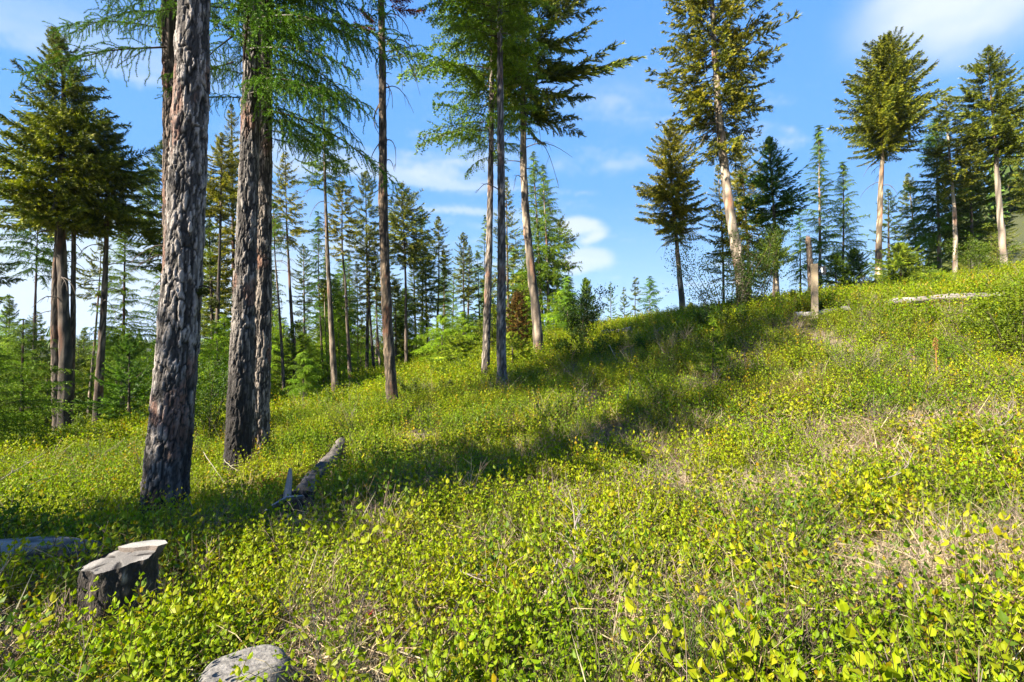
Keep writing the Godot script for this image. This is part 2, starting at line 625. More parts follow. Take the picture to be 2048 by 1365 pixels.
# One conifer. line: points on the trunk's axis in the world, the first at the foot, the last at the top; r: radius near the foot;
# bare: height in the world where the crown begins; reach: the crown's radius; kind: fir, larch or spruce
func conifer(called: String, label: String, category: String, group: String, kind: String, line_world: Array, r: float, bare: float, reach: float, count: int, tint: Color, more := {}) -> Node3D:
	var foot: Vector3 = line_world[0]
	foot.y = ground(foot.x, foot.z) - 0.12
	var o := thing(called, foot, label, category, group)
	var line := PackedVector3Array()
	var girth := PackedFloat32Array()
	var top: float = line_world[line_world.size() - 1].y - foot.y
	for p in line_world:
		var q: Vector3 = p - foot
		if line.is_empty():
			q = Vector3.ZERO
		line.append(q)
		var t := clampf(q.y / top, 0.0, 1.0)
		girth.append(r * lerpf(1.0, more.get("taper", 0.10), pow(t, 0.9)))
	var away := Vector2(foot.x, foot.z).length()
	var sides := 7
	var step := 0.6
	if away < 9.0:
		sides = 126
		step = 0.016
	elif away < 13.0:
		sides = 96
		step = 0.022
	elif away < 17.5:
		sides = 26
		step = 0.10
	elif away < 32.0:
		sides = 12
		step = 0.28
	var pale: Color = more.get("pale", Color(0.15, 0.125, 0.10))
	part("trunk", bark_trunk(line, girth, sides, step, clampf(r * 0.10, 0.004, 0.022), pale, more.get("dark", pale * 0.2), more.get("dark_foot", 0.0), rf(0, 50), 8.5 if away < 13.0 else 99.0), mats.bark, o)
	crown(o, kind, line, bare - foot.y, top, reach, count, tint, more)
	for i in more.get("dead", 0):
		var from: float = more.get("dead_from", 0.45)
		var y := lerpf(top * from, minf(bare - foot.y + 0.1 * top, top * 0.97), (i + rng.randf()) / float(more.dead))
		var b := part("dead_branch", dead_branch(rf(0.5, 1.0) * more.get("dead_length", reach * 0.7), rf(0.15, 0.8), 0.012 + r * 0.05, 3, Color(0.12, 0.10, 0.085)), mats.twig, o)
		b.position = along_trunk(line, y)
		b.rotation.y = rf(0, TAU)
	return o

func crown(o: Node3D, kind: String, line: PackedVector3Array, low: float, top: float, reach: float, count: int, tint: Color, more := {}) -> void:
	var where := []
	var tints := []
	var bias: float = more.get("bias", 0.0)
	var bias_at: float = more.get("bias_at", 0.0)
	var away := Vector2(o.position.x, o.position.z).length()
	var thick: float = more.get("thick", 1.08 if away > 20.0 else 0.95)
	var shape: float = more.get("shape", 0.75)
	var belly: float = more.get("belly", 0.28)
	var ragged: float = more.get("ragged", 0.30)
	var clump := rf(0, 90)
	count = int(count * (1.3 if away > 20.0 else 1.05))
	for i in count:
		var t := pow((i + rng.randf()) / count, more.get("crowd", 0.92))
		var y := lerpf(low, top, t)
		var az := i * 2.39996 + rf(-0.5, 0.5)
		var far := reach * pow(1.0 - t, shape) * lerpf(0.45, 1.0, smoothstep(0.0, belly, t)) + 0.06
		far *= 1.0 + bias * cos(az - bias_at)
		far *= 1.0 + ragged * 1.6 * rough.get_noise_2d(clump + y * 1.3, az * 2.0) + rf(-ragged, ragged)
		if rough.get_noise_2d(clump + 40.0 + y * 1.1, az * 1.7) < more.get("gaps", -0.22):
			continue
		var pitch := lerpf(-14.0, 34.0, t) + rf(-9, 9)
		if kind == "larch":
			pitch = lerpf(-2.0, 38.0, t) + rf(-9, 9)
		elif kind == "spruce":
			pitch = lerpf(-6.0, 48.0, t) + rf(-7, 7)
		if t > 0.97:
			pitch = 70.0
		var fat := maxf(0.36, minf(far * 0.5, 0.6 + far * 0.2)) * thick
		var b := spin(Vector3.UP, rad_to_deg(az)) * spin(Vector3.BACK, pitch) * spin(Vector3.RIGHT, rf(-50, 50)) * Basis.from_scale(Vector3(far * 0.5, fat, fat * (1.0 if i % 2 else -1.0)))
		where.append(Transform3D(b, along_trunk(line, y)))
		tints.append(vary(tint * (1.0 + 0.5 * rough.get_noise_2d(clump - y * 0.9, az * 1.5)), 0.12))
	if where.size() < 9:
		return
	var mesh: ArrayMesh = larch_branches[rng.randi() % 4] if kind == "larch" else fir_branches[rng.randi() % 4]
	scatter("crown", mesh, mats.needle, where, tints, o).set_meta("kind", "stuff")

# ---------------------------------------------------------------- broadleaf shrubs and the undergrowth

func stem_line(foot: Vector3, d: Vector3, reach: float, arch: float, steps: int) -> PackedVector3Array:
	var p := PackedVector3Array([foot])
	for i in steps:
		d = (d + Vector3(0, -arch / steps, 0) + wild() * 0.10).normalized()
		p.append(p[i] + d * reach / steps)
	return p

func leafy_stem(s: Shape, foot: Vector3, d: Vector3, reach: float, gap: float, leaf_length: float, col: Color, fine: int, stem: Color, fat := 0.0025) -> void:
	var steps := maxi(4, int(reach / gap))
	var p := stem_line(foot, d, reach, rf(-0.1, 0.5), steps)
	s.tube(p, PackedFloat32Array(range(p.size()).map(func(i): return lerpf(fat, fat * 0.4, float(i) / p.size()))), 3, [stem])
	var turn := rf(0, TAU)
	for i in range(1 + steps / 4, p.size()):
		var t := float(i) / steps
		var along := (p[i] - p[i - 1]).normalized()
		var a := along.cross(Vector3(0.31, 0.2, 0.9)).normalized()
		turn += PI / 2 + rf(-0.3, 0.3)
		for k in 2:
			var o := a.rotated(along, turn + PI * k)
			var out := (o + along * rf(0.3, 0.9) + Vector3(0, rf(-0.15, 0.25), 0)).normalized()
			var size := leaf_length * rf(0.7, 1.15) * (1.0 - 0.35 * absf(t - 0.6))
			if i == p.size() - 1:
				out = (out + along).normalized()
				size *= 0.75
			var face := (Vector3.UP + along * 0.5 + wild() * 0.35).normalized()
			s.leaf(p[i] + out * size * 0.12, out, face, size, size * rf(0.58, 0.74), vary(col, 0.2), fine)

func leafy_plant(stems: int, tall: float, wide: float, leaf_length: float, gap: float, col: Color, fine: int) -> ArrayMesh:
	var s := Shape.new()
	for i in stems:
		var foot := Vector3(rf(-1, 1), 0, rf(-1, 1)) * wide * 0.5
		foot.y = -0.05
		var d := Vector3(rf(-0.55, 0.55), 1.0, rf(-0.55, 0.55)).normalized()
		var hue := col.lerp(Color(col.r * 1.25, col.g * 1.02, col.b), rng.randf()) if rng.randf() < 0.94 else Color(col.r * 1.5, col.g * 0.8, col.b * 1.2)
		leafy_stem(s, foot, d, tall * rf(0.55, 1.1), gap, leaf_length, hue, fine, Color(0.11, 0.07, 0.045))
	return s.mesh()

func grass_tuft(blades: int, tall: float, lean: float, col: Color, tip: Color, thick: float) -> ArrayMesh:
	var s := Shape.new()
	for i in blades:
		var foot := Vector3(rf(-1, 1), 0, rf(-1, 1)) * 0.07
		var az := rf(0, TAU)
		var d := Vector3(cos(az) * rf(0.1, lean), 1.0, sin(az) * rf(0.1, lean)).normalized()
		var reach := tall * rf(0.5, 1.1)
		var side := d.cross(wild()).normalized() * thick
		var m := foot + d * reach * 0.55
		var e := foot + d * reach * 0.95 + Vector3(cos(az), -0.35, sin(az)) * reach * 0.22 * lean
		var cc := vary(col, 0.25)
		var ct := vary(tip, 0.25)
		s.tri(foot - side, foot + side, m + side * 0.8, cc, cc, cc)
		s.tri(foot - side, m + side * 0.8, m - side * 0.8, cc, cc, cc)
		s.tri(m - side * 0.8, m + side * 0.8, e, cc, cc, ct)
	return s.mesh()

# last year's stalks, fallen about
func straw(n: int, wide: float, col: Color) -> ArrayMesh:
	var s := Shape.new()
	for i in n:
		var p := Vector3(rf(-1, 1), 0, rf(-1, 1)) * wide
		p.y = rf(0.0, 0.10)
		var az := rf(0, TAU)
		var d := Vector3(cos(az), rf(-0.12, 0.35) if rng.randf() < 0.8 else rf(0.5, 1.4), sin(az)).normalized()
		var reach := rf(0.10, 0.38)
		var q := p + d * reach * 0.5 + wild() * 0.015
		var e := p + d * reach + Vector3(0, -0.05 * reach, 0) + wild() * 0.03
		var side := d.cross(wild()).normalized() * rf(0.0011, 0.0024)
		var cc := vary(col, 0.35)
		s.tri(p - side, p + side, q + side, cc, cc, cc)
		s.tri(p - side, q + side, q - side, cc, cc, cc)
		s.tri(q - side, q + side, e, cc, cc, cc)
	return s.mesh()

func twiggy(n: int, tall: float, col: Color) -> ArrayMesh:
	var s := Shape.new()
	for i in n:
		var foot := Vector3(rf(-1, 1), 0, rf(-1, 1)) * 0.12
		var p := stem_line(foot, Vector3(rf(-0.8, 0.8), 1.0, rf(-0.8, 0.8)).normalized(), tall * rf(0.5, 1.1), 0.2, 5)
		var cc := vary(col, 0.3)
		s.tube(p, [0.0028, 0.0025, 0.0022, 0.0018, 0.0014, 0.001], 3, [cc])
		for k in 4:
			var j := rng.randi_range(1, 4)
			var o := ((p[j + 1] - p[j]).normalized() + wild() * 0.9).normalized()
			s.tube([p[j], p[j] + o * tall * rf(0.1, 0.3)], [0.0015, 0.0007], 3, [cc])
	return s.mesh()

func fallen_leaves(n: int) -> ArrayMesh:
	var s := Shape.new()
	for i in n:
		var p := Vector3(rf(-0.25, 0.25), rf(0.0, 0.03), rf(-0.25, 0.25))
		var az := rf(0, TAU)
		var col: Color = [Color(0.20, 0.12, 0.06), Color(0.28, 0.20, 0.13), Color(0.16, 0.08, 0.04), Color(0.33, 0.27, 0.20)][rng.randi() % 4]
		s.leaf(p, Vector3(cos(az), rf(-0.2, 0.35), sin(az)).normalized(), (Vector3.UP + wild() * 0.5).normalized(), rf(0.025, 0.06), rf(0.015, 0.035), vary(col, 0.3), 1)
	return s.mesh()

# a shrub of several woody stems, with its leaves as one loose mass
func shrub(called: String, label: String, at: Vector3, tall: float, wide: float, stems: int, leaves: int, leaf_length: float, col: Color, group := "", open := 0.35) -> Node3D:
	at.y = ground(at.x, at.z) - 0.05
	var o := thing(called, at, label, "shrub", group)
	var w := Shape.new()
	var s := Shape.new()
	var ends: Array[Vector3] = []
	for i in stems:
		var az := rf(0, TAU)
		var d := Vector3(cos(az) * rf(0.1, 0.8) * wide / tall, 1.0, sin(az) * rf(0.1, 0.8) * wide / tall).normalized()
		var p := stem_line(Vector3(cos(az), 0, sin(az)) * 0.08 * wide, d, tall * rf(0.7, 1.05), 0.15, 8)
		w.tube(p, PackedFloat32Array(range(9).map(func(k): return lerpf(0.011, 0.003, k / 8.0) * (0.6 + tall * 0.3))), 4, [Color(0.075, 0.055, 0.04)])
		for k in 7:
			var j := rng.randi_range(2, 8)
			var b := stem_line(p[j], ((p[j] - p[j - 1]).normalized() * 0.6 + wild() * 0.8).normalized(), tall * rf(0.12, 0.32), 0.1, 4)
			w.tube(b, [0.004, 0.0035, 0.003, 0.002, 0.001], 3, [Color(0.085, 0.06, 0.04)])
			for m in 4:
				ends.append(b[m + 1])
		for j in range(3, 9):
			if rng.randf() > open:
				ends.append(p[j])
	leaves = int(leaves * 1.7)
	leaf_length *= 1.25
	for i in leaves:
		var p: Vector3 = ends[rng.randi() % ends.size()] + Vector3(rng.randfn(), rng.randfn(), rng.randfn()) * tall * 0.045
		if p.y < 0.08:
			continue
		var out := (wild() + Vector3(0, 0.1, 0)).normalized()
		s.leaf(p, out, (Vector3.UP + wild() * 0.6).normalized(), leaf_length * rf(0.7, 1.2), leaf_length * rf(0.5, 0.7), vary(col, 0.25), 0 if leaf_length < 0.06 else 1)
	part("stems", w.mesh(true), mats.twig, o)
	part("leaves", s.mesh(), mats.leaf, o).set_meta("kind", "stuff")
	return o

# ---------------------------------------------------------------- stumps, logs, stones

# a log lying from a to b
func log_shape(a: Vector3, b: Vector3, r0: float, r1: float, sides: int, col: Color, dark: Color, depth: float, key: float) -> Array:
	var s := Shape.new()
	var d := (b - a)
	var reach := d.length()
	d = d.normalized()
	var u := d.cross(Vector3.UP).normalized()
	var w := u.cross(d)
	var rows := maxi(8, int(reach / 0.05))
	for i in rows + 1:
		var t := float(i) / rows
		var mid := a.lerp(b, t) + w * 0.02 * sin(t * 7.0 + key)
		for k in sides:
			var an := TAU * k / sides
			var o := u * cos(an) + w * sin(an)
			var r := lerpf(r0, r1, t)
			var q := Vector3(cos(an) * r, t * reach, sin(an) * r)
			var crack := plates.get_noise_3d(q.x * 26.0 + key, q.y * 2.2, q.z * 26.0)
			var plate := smoothstep(-0.97, -0.6, crack)
			var tone := rough.get_noise_3d(q.x * 40.0 + key, q.y * 9.0, q.z * 40.0)
			s.v.append(mid + o * (r + depth * (plate - 0.5) + depth * 1.5 * tone))
			var c := dark.lerp(col, plate).lerp(col * 1.45, smoothstep(0.05, 0.4, tone))
			s.c.append(Color(c.r, c.g, c.b))
	for i in rows:
		for k in sides:
			var p := i * sides + k
			var q := i * sides + (k + 1) % sides
			s.f.append(p); s.f.append(p + sides); s.f.append(q)
			s.f.append(q); s.f.append(p + sides); s.f.append(q + sides)
	var ends := Shape.new()
	for e in 2:
		var row := rows * e
		var mid := (a if e == 0 else b) + d * 0.012 * (e * 2 - 1)
		for k in sides:
			var p := s.v[row * sides + k]
			var q := s.v[row * sides + (k + 1) % sides]
			var c := vary(Color(0.30, 0.27, 0.23), 0.15)
			if e == 0:
				ends.tri(mid, p, q, c, c * 0.7, c * 0.7)
			else:
				ends.tri(mid, q, p, c, c * 0.7, c * 0.7)
	return [s.mesh(true), ends.mesh()]

func fallen_log(called: String, label: String, a: Vector3, b: Vector3, r0: float, r1: float, col: Color, sides := 22, sink := 0.35, open_front := 0) -> Node3D:
	a.y = ground(a.x, a.z) + r0 * (1.0 - sink)
	b.y = ground(b.x, b.z) + r1 * (1.0 - sink)
	var o := thing(called, (a + b) / 2.0, label, "log")
	for i in range(0, 13):
		for k in open_front:
			var p := a.lerp(b, i / 12.0)
			p -= Vector3(p.x, 0, p.z).normalized() * 0.28 * k
			clear.append(Vector3(p.x, p.z, 0.27))
	var m := log_shape(a - o.position, b - o.position, r0, r1, sides, col, col * 0.3, r0 * 0.10, rf(0, 30))
	part("log_bark", m[0], mats.dead_wood, o)
	part("cut_end", m[1], mats.dead_wood, o)
	return o

func stump_thing() -> void:
	var x := -2.63
	var z := -3.28
	var foot := Vector3(x, ground(x, z) - 0.08, z)
	var top := 0.25 - foot.y
	var o := thing("tree_stump", foot, "weathered grey sawn stump with dark bark and a stepped top among leafy plants", "stump")
	for k in 3:
		clear.append(Vector3(x + 0.13 * k, z + 0.17 * k, 0.25 - 0.05 * k))
	var s := Shape.new()
	var sides := 90
	var rows := 34
	# the sawn top leans towards the viewer's left; a wedge cut from the far side left a step
	var height := func(px: float, pz: float) -> float: return top + 0.10 * px - 0.055 * pz
	for i in rows + 1:
		var t := float(i) / rows
		for k in sides:
			var a := TAU * k / sides
			var q := Vector3(cos(a), 0, sin(a))
			var r := 0.20 * (1.0 + 0.30 * pow(1.0 - t, 3.0) + 0.07 * sin(a * 5.0 + 1.0) + 0.04 * sin(a * 9.0))
			var p := q * r
			var y: float = t * (height as Callable).call(p.x, p.z)
			var e := plates.get_noise_3d(p.x * 15.0, y * 4.5 + 3.0, p.z * 15.0)
			var plate := smoothstep(-0.97, -0.5, e)
			var fine := plates.get_noise_3d(p.x * 36.0, y * 14.0, p.z * 36.0)
			var flake := smoothstep(-0.95, -0.45, fine)
			s.v.append(q * (r + 0.014 * (plate - 0.6) + 0.007 * flake) + Vector3(0, y, 0))
			var kind := plate_tone.get_noise_3d(p.x * 36.0, y * 14.0, p.z * 36.0)
			var c := Color(0.03, 0.024, 0.02).lerp(Color(0.09, 0.072, 0.06).lerp(Color(0.23, 0.185, 0.15), smoothstep(-0.5, 0.1, kind)).lerp(Color(0.42, 0.37, 0.31), smoothstep(0.3, 0.7, kind)), plate * flake)
			s.c.append(c)
	for i in rows:
		for k in sides:
			var p := i * sides + k
			var q := i * sides + (k + 1) % sides
			s.f.append(p); s.f.append(q); s.f.append(p + sides)
			s.f.append(q); s.f.append(q + sides); s.f.append(p + sides)
	part("stump_bark", s.mesh(true), mats.bark, o)
	var c := Shape.new()
	var rings := 16
	for i in rings + 1:
		var t := float(i) / rings
		for k in sides:
			var edge := s.v[rows * sides + k]
			var p := Vector3(edge.x * t, 0, edge.z * t)
			var crack := smoothstep(0.93, 1.0, absf(cos(TAU * k / sides * 2.5 + 0.6))) * smoothstep(0.1, 0.7, t) * 0.012
			p.y = (height as Callable).call(p.x, p.z) + 0.004 * rough.get_noise_2d(p.x * 90.0, p.z * 30.0) - crack - 0.006 * t * t
			c.v.append(p)
			var ring := 0.5 + 0.5 * sin(t * 60.0 + 2.0 * rough.get_noise_2d(p.x * 30.0, p.z * 30.0))
			var dark := smoothstep(-0.05, 0.25, rough.get_noise_2d(p.x * 28.0 + 4.0, p.z * 16.0)) * 0.6
			var col := Color(0.21, 0.205, 0.195).lerp(Color(0.36, 0.345, 0.325), ring * 0.5).lerp(Color(0.06, 0.055, 0.05), dark + (0.7 if crack > 0.004 else 0.0))
			c.c.append(col)
	for i in rings:
		for k in sides:
			var p := i * sides + k
			var q := i * sides + (k + 1) % sides
			c.f.append(p); c.f.append(q); c.f.append(p + sides)
			c.f.append(q); c.f.append(q + sides); c.f.append(p + sides)
	part("sawn_top", c.mesh(true), mats.dead_wood, o)
	# the slab left standing beyond the step, a hand higher, reaching out to the right
	var b := Shape.new()
	var outline := PackedVector2Array([Vector2(-0.136, -0.136), Vector2(-0.080, -0.196), Vector2(0.048, -0.220), Vector2(0.160, -0.188), Vector2(0.225, -0.120), Vector2(0.188, -0.080), Vector2(0.120, -0.100), Vector2(0.016, -0.088), Vector2(-0.072, -0.104)])
	var n := outline.size()
	var mid := Vector2(0.04, -0.145)
	for i in n:
		var p := outline[i]
		var q := outline[(i + 1) % n]
		var py := top + 0.03 + 0.09 * p.x
		var qy := top + 0.03 + 0.09 * q.x
		var g := vary(Color(0.30, 0.295, 0.28), 0.12)
		b.tri(Vector3(mid.x, top + 0.036, mid.y), Vector3(p.x, py, p.y), Vector3(q.x, qy, q.y), g, g, g)
		var w := Color(0.08, 0.065, 0.055)
		var pl := Vector3(p.x * 0.55, top - 0.12, p.y * 0.8)
		var ql := Vector3(q.x * 0.55, top - 0.12, q.y * 0.8)
		b.tri(Vector3(p.x, py, p.y), pl, Vector3(q.x, qy, q.y), w * 2.0, w, w * 2.0)
		b.tri(Vector3(q.x, qy, q.y), pl, ql, w * 2.0, w, w)
	part("raised_slab", b.mesh(), mats.dead_wood, o)

func splinter(s: Shape, line: PackedVector3Array, wide: PackedFloat32Array, thin: float, face: Vector3, col: Color) -> void:
	for k in 5:
		var off := (k - 2) * 0.2
		var p := PackedVector3Array()
		var r := PackedFloat32Array()
		for i in line.size():
			p.append(line[i] + face * wide[i] * off + wild() * 0.003)
			r.append(maxf(0.0015, wide[i] * 0.16 * (1.0 - 0.15 * absf(k - 2))))
		var cut := rf(0.72, 1.0)
		p[p.size() - 1] = p[p.size() - 2].lerp(p[p.size() - 1], cut)
		s.tube(p, r, 5, [vary(col, 0.12), vary(col, 0.12)])

func splintered_stump() -> void:
	var x := -2.62
	var z := -5.85
	var foot := Vector3(x, ground(x, z), z)
	clear.append(Vector3(x, z, 0.16))
	for k in 5:
		clear.append(Vector3(x + 0.10 * k - 0.05, z + 0.25 * k, 0.26))
	var o := thing("splintered_stump", foot, "low broken stump with an upright silver-grey splinter at the log's near end", "stump")
	var base := bark_trunk(PackedVector3Array([Vector3(0, -0.1, 0), Vector3(0.02, 0.27, -0.02)]), PackedFloat32Array([0.2, 0.16]), 40, 0.03, 0.02, Color(0.10, 0.085, 0.07), Color(0.02, 0.017, 0.015), 0.0, 5.0)
	foot.y += 0.0
	part("stump_base", base, mats.bark, o)
	var s := Shape.new()
	splinter(s, PackedVector3Array([Vector3(-0.05, 0.18, 0.08), Vector3(-0.045, 0.32, 0.08), Vector3(-0.03, 0.46, 0.07), Vector3(-0.02, 0.62, 0.06)]), PackedFloat32Array([0.11, 0.10, 0.075, 0.04]), 0.02, Vector3(1, 0, 0.2), Color(0.33, 0.35, 0.37))
	part("upright_splinter", s.mesh(true), mats.dead_wood, o)
	var l := Shape.new()
	splinter(l, PackedVector3Array([Vector3(0.16, 0.28, 0.10), Vector3(-0.02, 0.27, 0.13), Vector3(-0.16, 0.20, 0.18), Vector3(-0.34, 0.08, 0.24)]), PackedFloat32Array([0.10, 0.14, 0.10, 0.03]), 0.02, Vector3(0.15, 0.6, 0.7), Color(0.33, 0.35, 0.37))
	part("lying_splinter", l.mesh(true), mats.dead_wood, o)

func boulder(called: String, label: String, at: Vector3, size: Vector3, key: float, col: Color) -> void:
	var s := Shape.new()
	var rows := 30
	var sides := 48
	for i in rows + 1:
		var b := PI * i / rows
		for k in sides:
			var a := TAU * k / sides
			var d := Vector3(sin(b) * cos(a), cos(b), sin(b) * sin(a))
			var big := rough.get_noise_3d(d.x * 6.0 + key, d.y * 6.0, d.z * 6.0)
			var small := rough.get_noise_3d(d.x * 40.0 + key, d.y * 90.0, d.z * 40.0)
			var r := 1.0 + 0.28 * big + 0.035 * small
			var p := d * r
			p.y = minf(p.y, 0.72 + 0.1 * p.x)
			p.x = clampf(p.x, -1.1, 0.93)
			s.v.append(p * size)
			var t := 0.5 + 0.8 * small + 0.5 * rough.get_noise_3d(d.x * 14.0 - key, d.y * 14.0, d.z * 14.0)
			s.c.append((col * 0.7).lerp(col * 1.3, clampf(t, 0.0, 1.0)))
	for i in rows:
		for k in sides:
			var p := i * sides + k
			var q := i * sides + (k + 1) % sides
			s.f.append(p); s.f.append(p + sides); s.f.append(q)
			s.f.append(q); s.f.append(p + sides); s.f.append(q + sides)
	var o := part(called, s.mesh(true), mats.stone, self)
	o.position = at
	tag(o, label, "rock")

func stick(label: String, a: Vector3, b: Vector3, r: float, col: Color) -> void:
	var o := thing("fallen_stick", (a + b) / 2.0, label, "stick")
	var s := Shape.new()
	var p := PackedVector3Array()
	var rad := PackedFloat32Array()
	for i in 7:
		var t := i / 6.0
		p.append(a.lerp(b, t) - o.position + wild() * 0.009)
		rad.append(lerpf(r, r * 0.4, t))
	s.tube(p, rad, 6, [vary(col, 0.1), vary(col, 0.1), vary(col, 0.1)])
	part("stick", s.mesh(true), mats.twig, o)
	for k in 3:
		var i := rng.randi_range(2, 5)
		var q := Shape.new()
		var d := ((p[i + 1] - p[i]).normalized() + wild() * 0.7).normalized()
		q.tube([p[i], p[i] + d * 0.12, p[i] + d * 0.25 + wild() * 0.03], [r * 0.5, r * 0.35, r * 0.15], 4, [vary(col, 0.1)])
		part("twig", q.mesh(true), mats.twig, o)

func signpost() -> void:
	var x := 8.47
	var z := -13.5
	var y := ground(x, z)
	var o := thing("number_post", Vector3(x, y, z), "square wooden post with a small black number 4 panel, standing on the crest", "post")
	o.rotation.y = deg_to_rad(-24.0)
	clear.append(Vector3(x - 0.1, z + 0.2, 0.25))
	var tall := 4.05 - y
	var s := Shape.new()
	# a square timber with chamfered corners, its faces weathered unevenly
	var ring := PackedVector2Array()
	for k in 4:
		var c := Vector2(1, 0).rotated(PI / 4 + PI / 2 * k) * 0.115
		for e in [-1.0, 1.0]:
			ring.append(c + Vector2(1, 0).rotated(PI / 4 + PI / 2 * k + e * PI * 0.75) * 0.010)
	var rows := 60
	for i in rows + 1:
		var t := lerpf(-0.35, tall, float(i) / rows)
		for k in ring.size():
			var p := ring[k]
			var streak := rough.get_noise_3d(p.x * 260.0, t * 5.0, p.y * 260.0)
			s.v.append(Vector3(p.x + 0.0025 * streak, t, p.y + 0.0025 * streak))
			var c := Color(0.36, 0.25, 0.13).lerp(Color(0.45, 0.38, 0.27), clampf(0.5 + 1.3 * streak, 0, 1))
			s.c.append(c.lerp(Color(0.50, 0.46, 0.38), smoothstep(0.7, -0.2, t) * 0.6))
	var n := ring.size()
	for i in rows:
		for k in n:
			var p := i * n + k
			var q := i * n + (k + 1) % n
			s.f.append(p); s.f.append(q); s.f.append(p + n)
			s.f.append(q); s.f.append(q + n); s.f.append(p + n)
	for k in n:
		var c := Color(0.33, 0.27, 0.19)
		s.tri(Vector3(0, tall + 0.006, 0), Vector3(ring[(k + 1) % n].x, tall, ring[(k + 1) % n].y), Vector3(ring[k].x, tall, ring[k].y), c, c, c)
	part("post", s.mesh(), mats.dead_wood, o)
	var plate := BoxMesh.new()
	plate.size = Vector3(0.30, 0.24, 0.012)
	var black := StandardMaterial3D.new()
	black.resource_name = "black_panel"
	black.albedo_color = Color(0.13, 0.13, 0.13)
	black.roughness = 0.5
	var panel := part("panel", plate, black, o)
	panel.position = Vector3(0.14, tall - 0.175, -0.082 - 0.0115)
	var figure := TextMesh.new()
	figure.text = "4"
	var face := SystemFont.new()
	face.font_names = PackedStringArray(["Droid Sans"])
	face.font_weight = 700
	figure.font = face
	figure.font_size = 64
	figure.pixel_size = 0.0031
	figure.depth = 0.003
	var white := StandardMaterial3D.new()
	white.resource_name = "white_figure"
	white.albedo_color = Color(0.92, 0.92, 0.92)
	var number := part("number", figure, white, panel)
	number.position = Vector3(0.03, 0.0, 0.0085)

# ---------------------------------------------------------------- single plants

# one leafy shoot whose leaves can be told apart: each leaf a part
func leafy_shoot(label: String, at: Vector3, tall: float, pairs: int, leaf_length: float, col: Color, lean: Vector3) -> void:
	at.y = ground(at.x, at.z)
	var o := thing("leafy_shoot", at, label, "plant", "large-leaved shoots in front")
	var s := Shape.new()
	var p := stem_line(Vector3(0, -0.04, 0), (Vector3.UP + lean).normalized(), tall, 0.1, pairs * 2)
	s.tube(p, PackedFloat32Array(range(p.size()).map(func(i): return lerpf(0.004, 0.0014, float(i) / p.size()))), 5, [Color(0.13, 0.085, 0.05)])
	part("stem", s.mesh(true), mats.twig, o)
	var kinds: Array[ArrayMesh] = []
	for k in 3:
		var q := Shape.new()
		q.leaf(Vector3(0.12, 0, 0), Vector3(1, 0.08, 0).normalized(), Vector3.UP, 1.0, [0.66, 0.6, 0.72][k], vary(col, 0.12), 2)
		kinds.append(q.mesh())
	var turn := rf(0, TAU)
	for i in pairs:
		var j := 2 + int(i * (p.size() - 3.0) / maxi(pairs - 1, 1))
		turn += PI / 2 + rf(-0.25, 0.25)
		for k in 2:
			var b := part("leaf", kinds[rng.randi() % 3], mats.leaf, o)
			var big := leaf_length * rf(0.75, 1.15) * (0.65 if i == pairs - 1 else 1.0)
			b.transform = Transform3D(spin(Vector3.UP, rad_to_deg(turn + PI * k)) * spin(Vector3.BACK, rf(-12, 38)) * spin(Vector3.RIGHT, rf(-25, 25)) * Basis.from_scale(Vector3.ONE * big), p[j])

func wildflower() -> void:
	var at := Vector3(-0.855, 0, -2.86)
	at.y = ground(at.x, at.z)
	var o := thing("red_wildflower", at, "single red wildflower on a green stem near the bottom edge", "flower")
	clear.append(Vector3(at.x, at.z + 0.12, 0.10))
	var s := Shape.new()
	s.tube([Vector3(0, -0.03, 0), Vector3(0.01, 0.12, 0.01), Vector3(0.015, 0.27, 0.0)], [0.003, 0.0028, 0.002], 5, [Color(0.06, 0.13, 0.03)])
	part("stem", s.mesh(true), mats.leaf, o)
	for k in 7:
		var q := Shape.new()
		var az := TAU * k / 7.0 + rf(-0.3, 0.3)
		q.leaf(Vector3(0.01, 0.15 + 0.012 * k, 0.01), Vector3(cos(az), rf(0.2, 1.0), sin(az)).normalized(), Vector3.UP, rf(0.04, 0.055), 0.018, vary(Color(0.50, 0.035, 0.03), 0.15), 1)
		part("petal", q.mesh(), mats.leaf, o)

func rusty_clump(label: String, at: Vector3, size: float, n: int) -> void:
	at.y = ground(at.x, at.z) + 0.12
	var o := thing("withered_fern", at, label, "plant")
	var s := Shape.new()
	for i in n:
		var d := (wild() + Vector3(0, 0.5, 0)).normalized()
		s.leaf(d * size * rf(0.2, 1.0) + Vector3(0, size * 0.6, 0), (d + wild() * 0.7).normalized(), wild(), rf(0.03, 0.055), rf(0.015, 0.03), vary(Color(0.30, 0.10, 0.03), 0.3), 1)
	part("fronds", s.mesh(), mats.leaf, o).set_meta("kind", "stuff")
	var w := Shape.new()
	for i in 5:
		var d := (wild() + Vector3(0, 1.2, 0)).normalized()
		w.tube([Vector3(0, -0.14, 0), Vector3(0, 0.0, 0) + d * size * 0.5, d * size * 1.3], [0.003, 0.0025, 0.0015], 4, [Color(0.15, 0.07, 0.03)])
	part("stems", w.mesh(true), mats.twig, o)

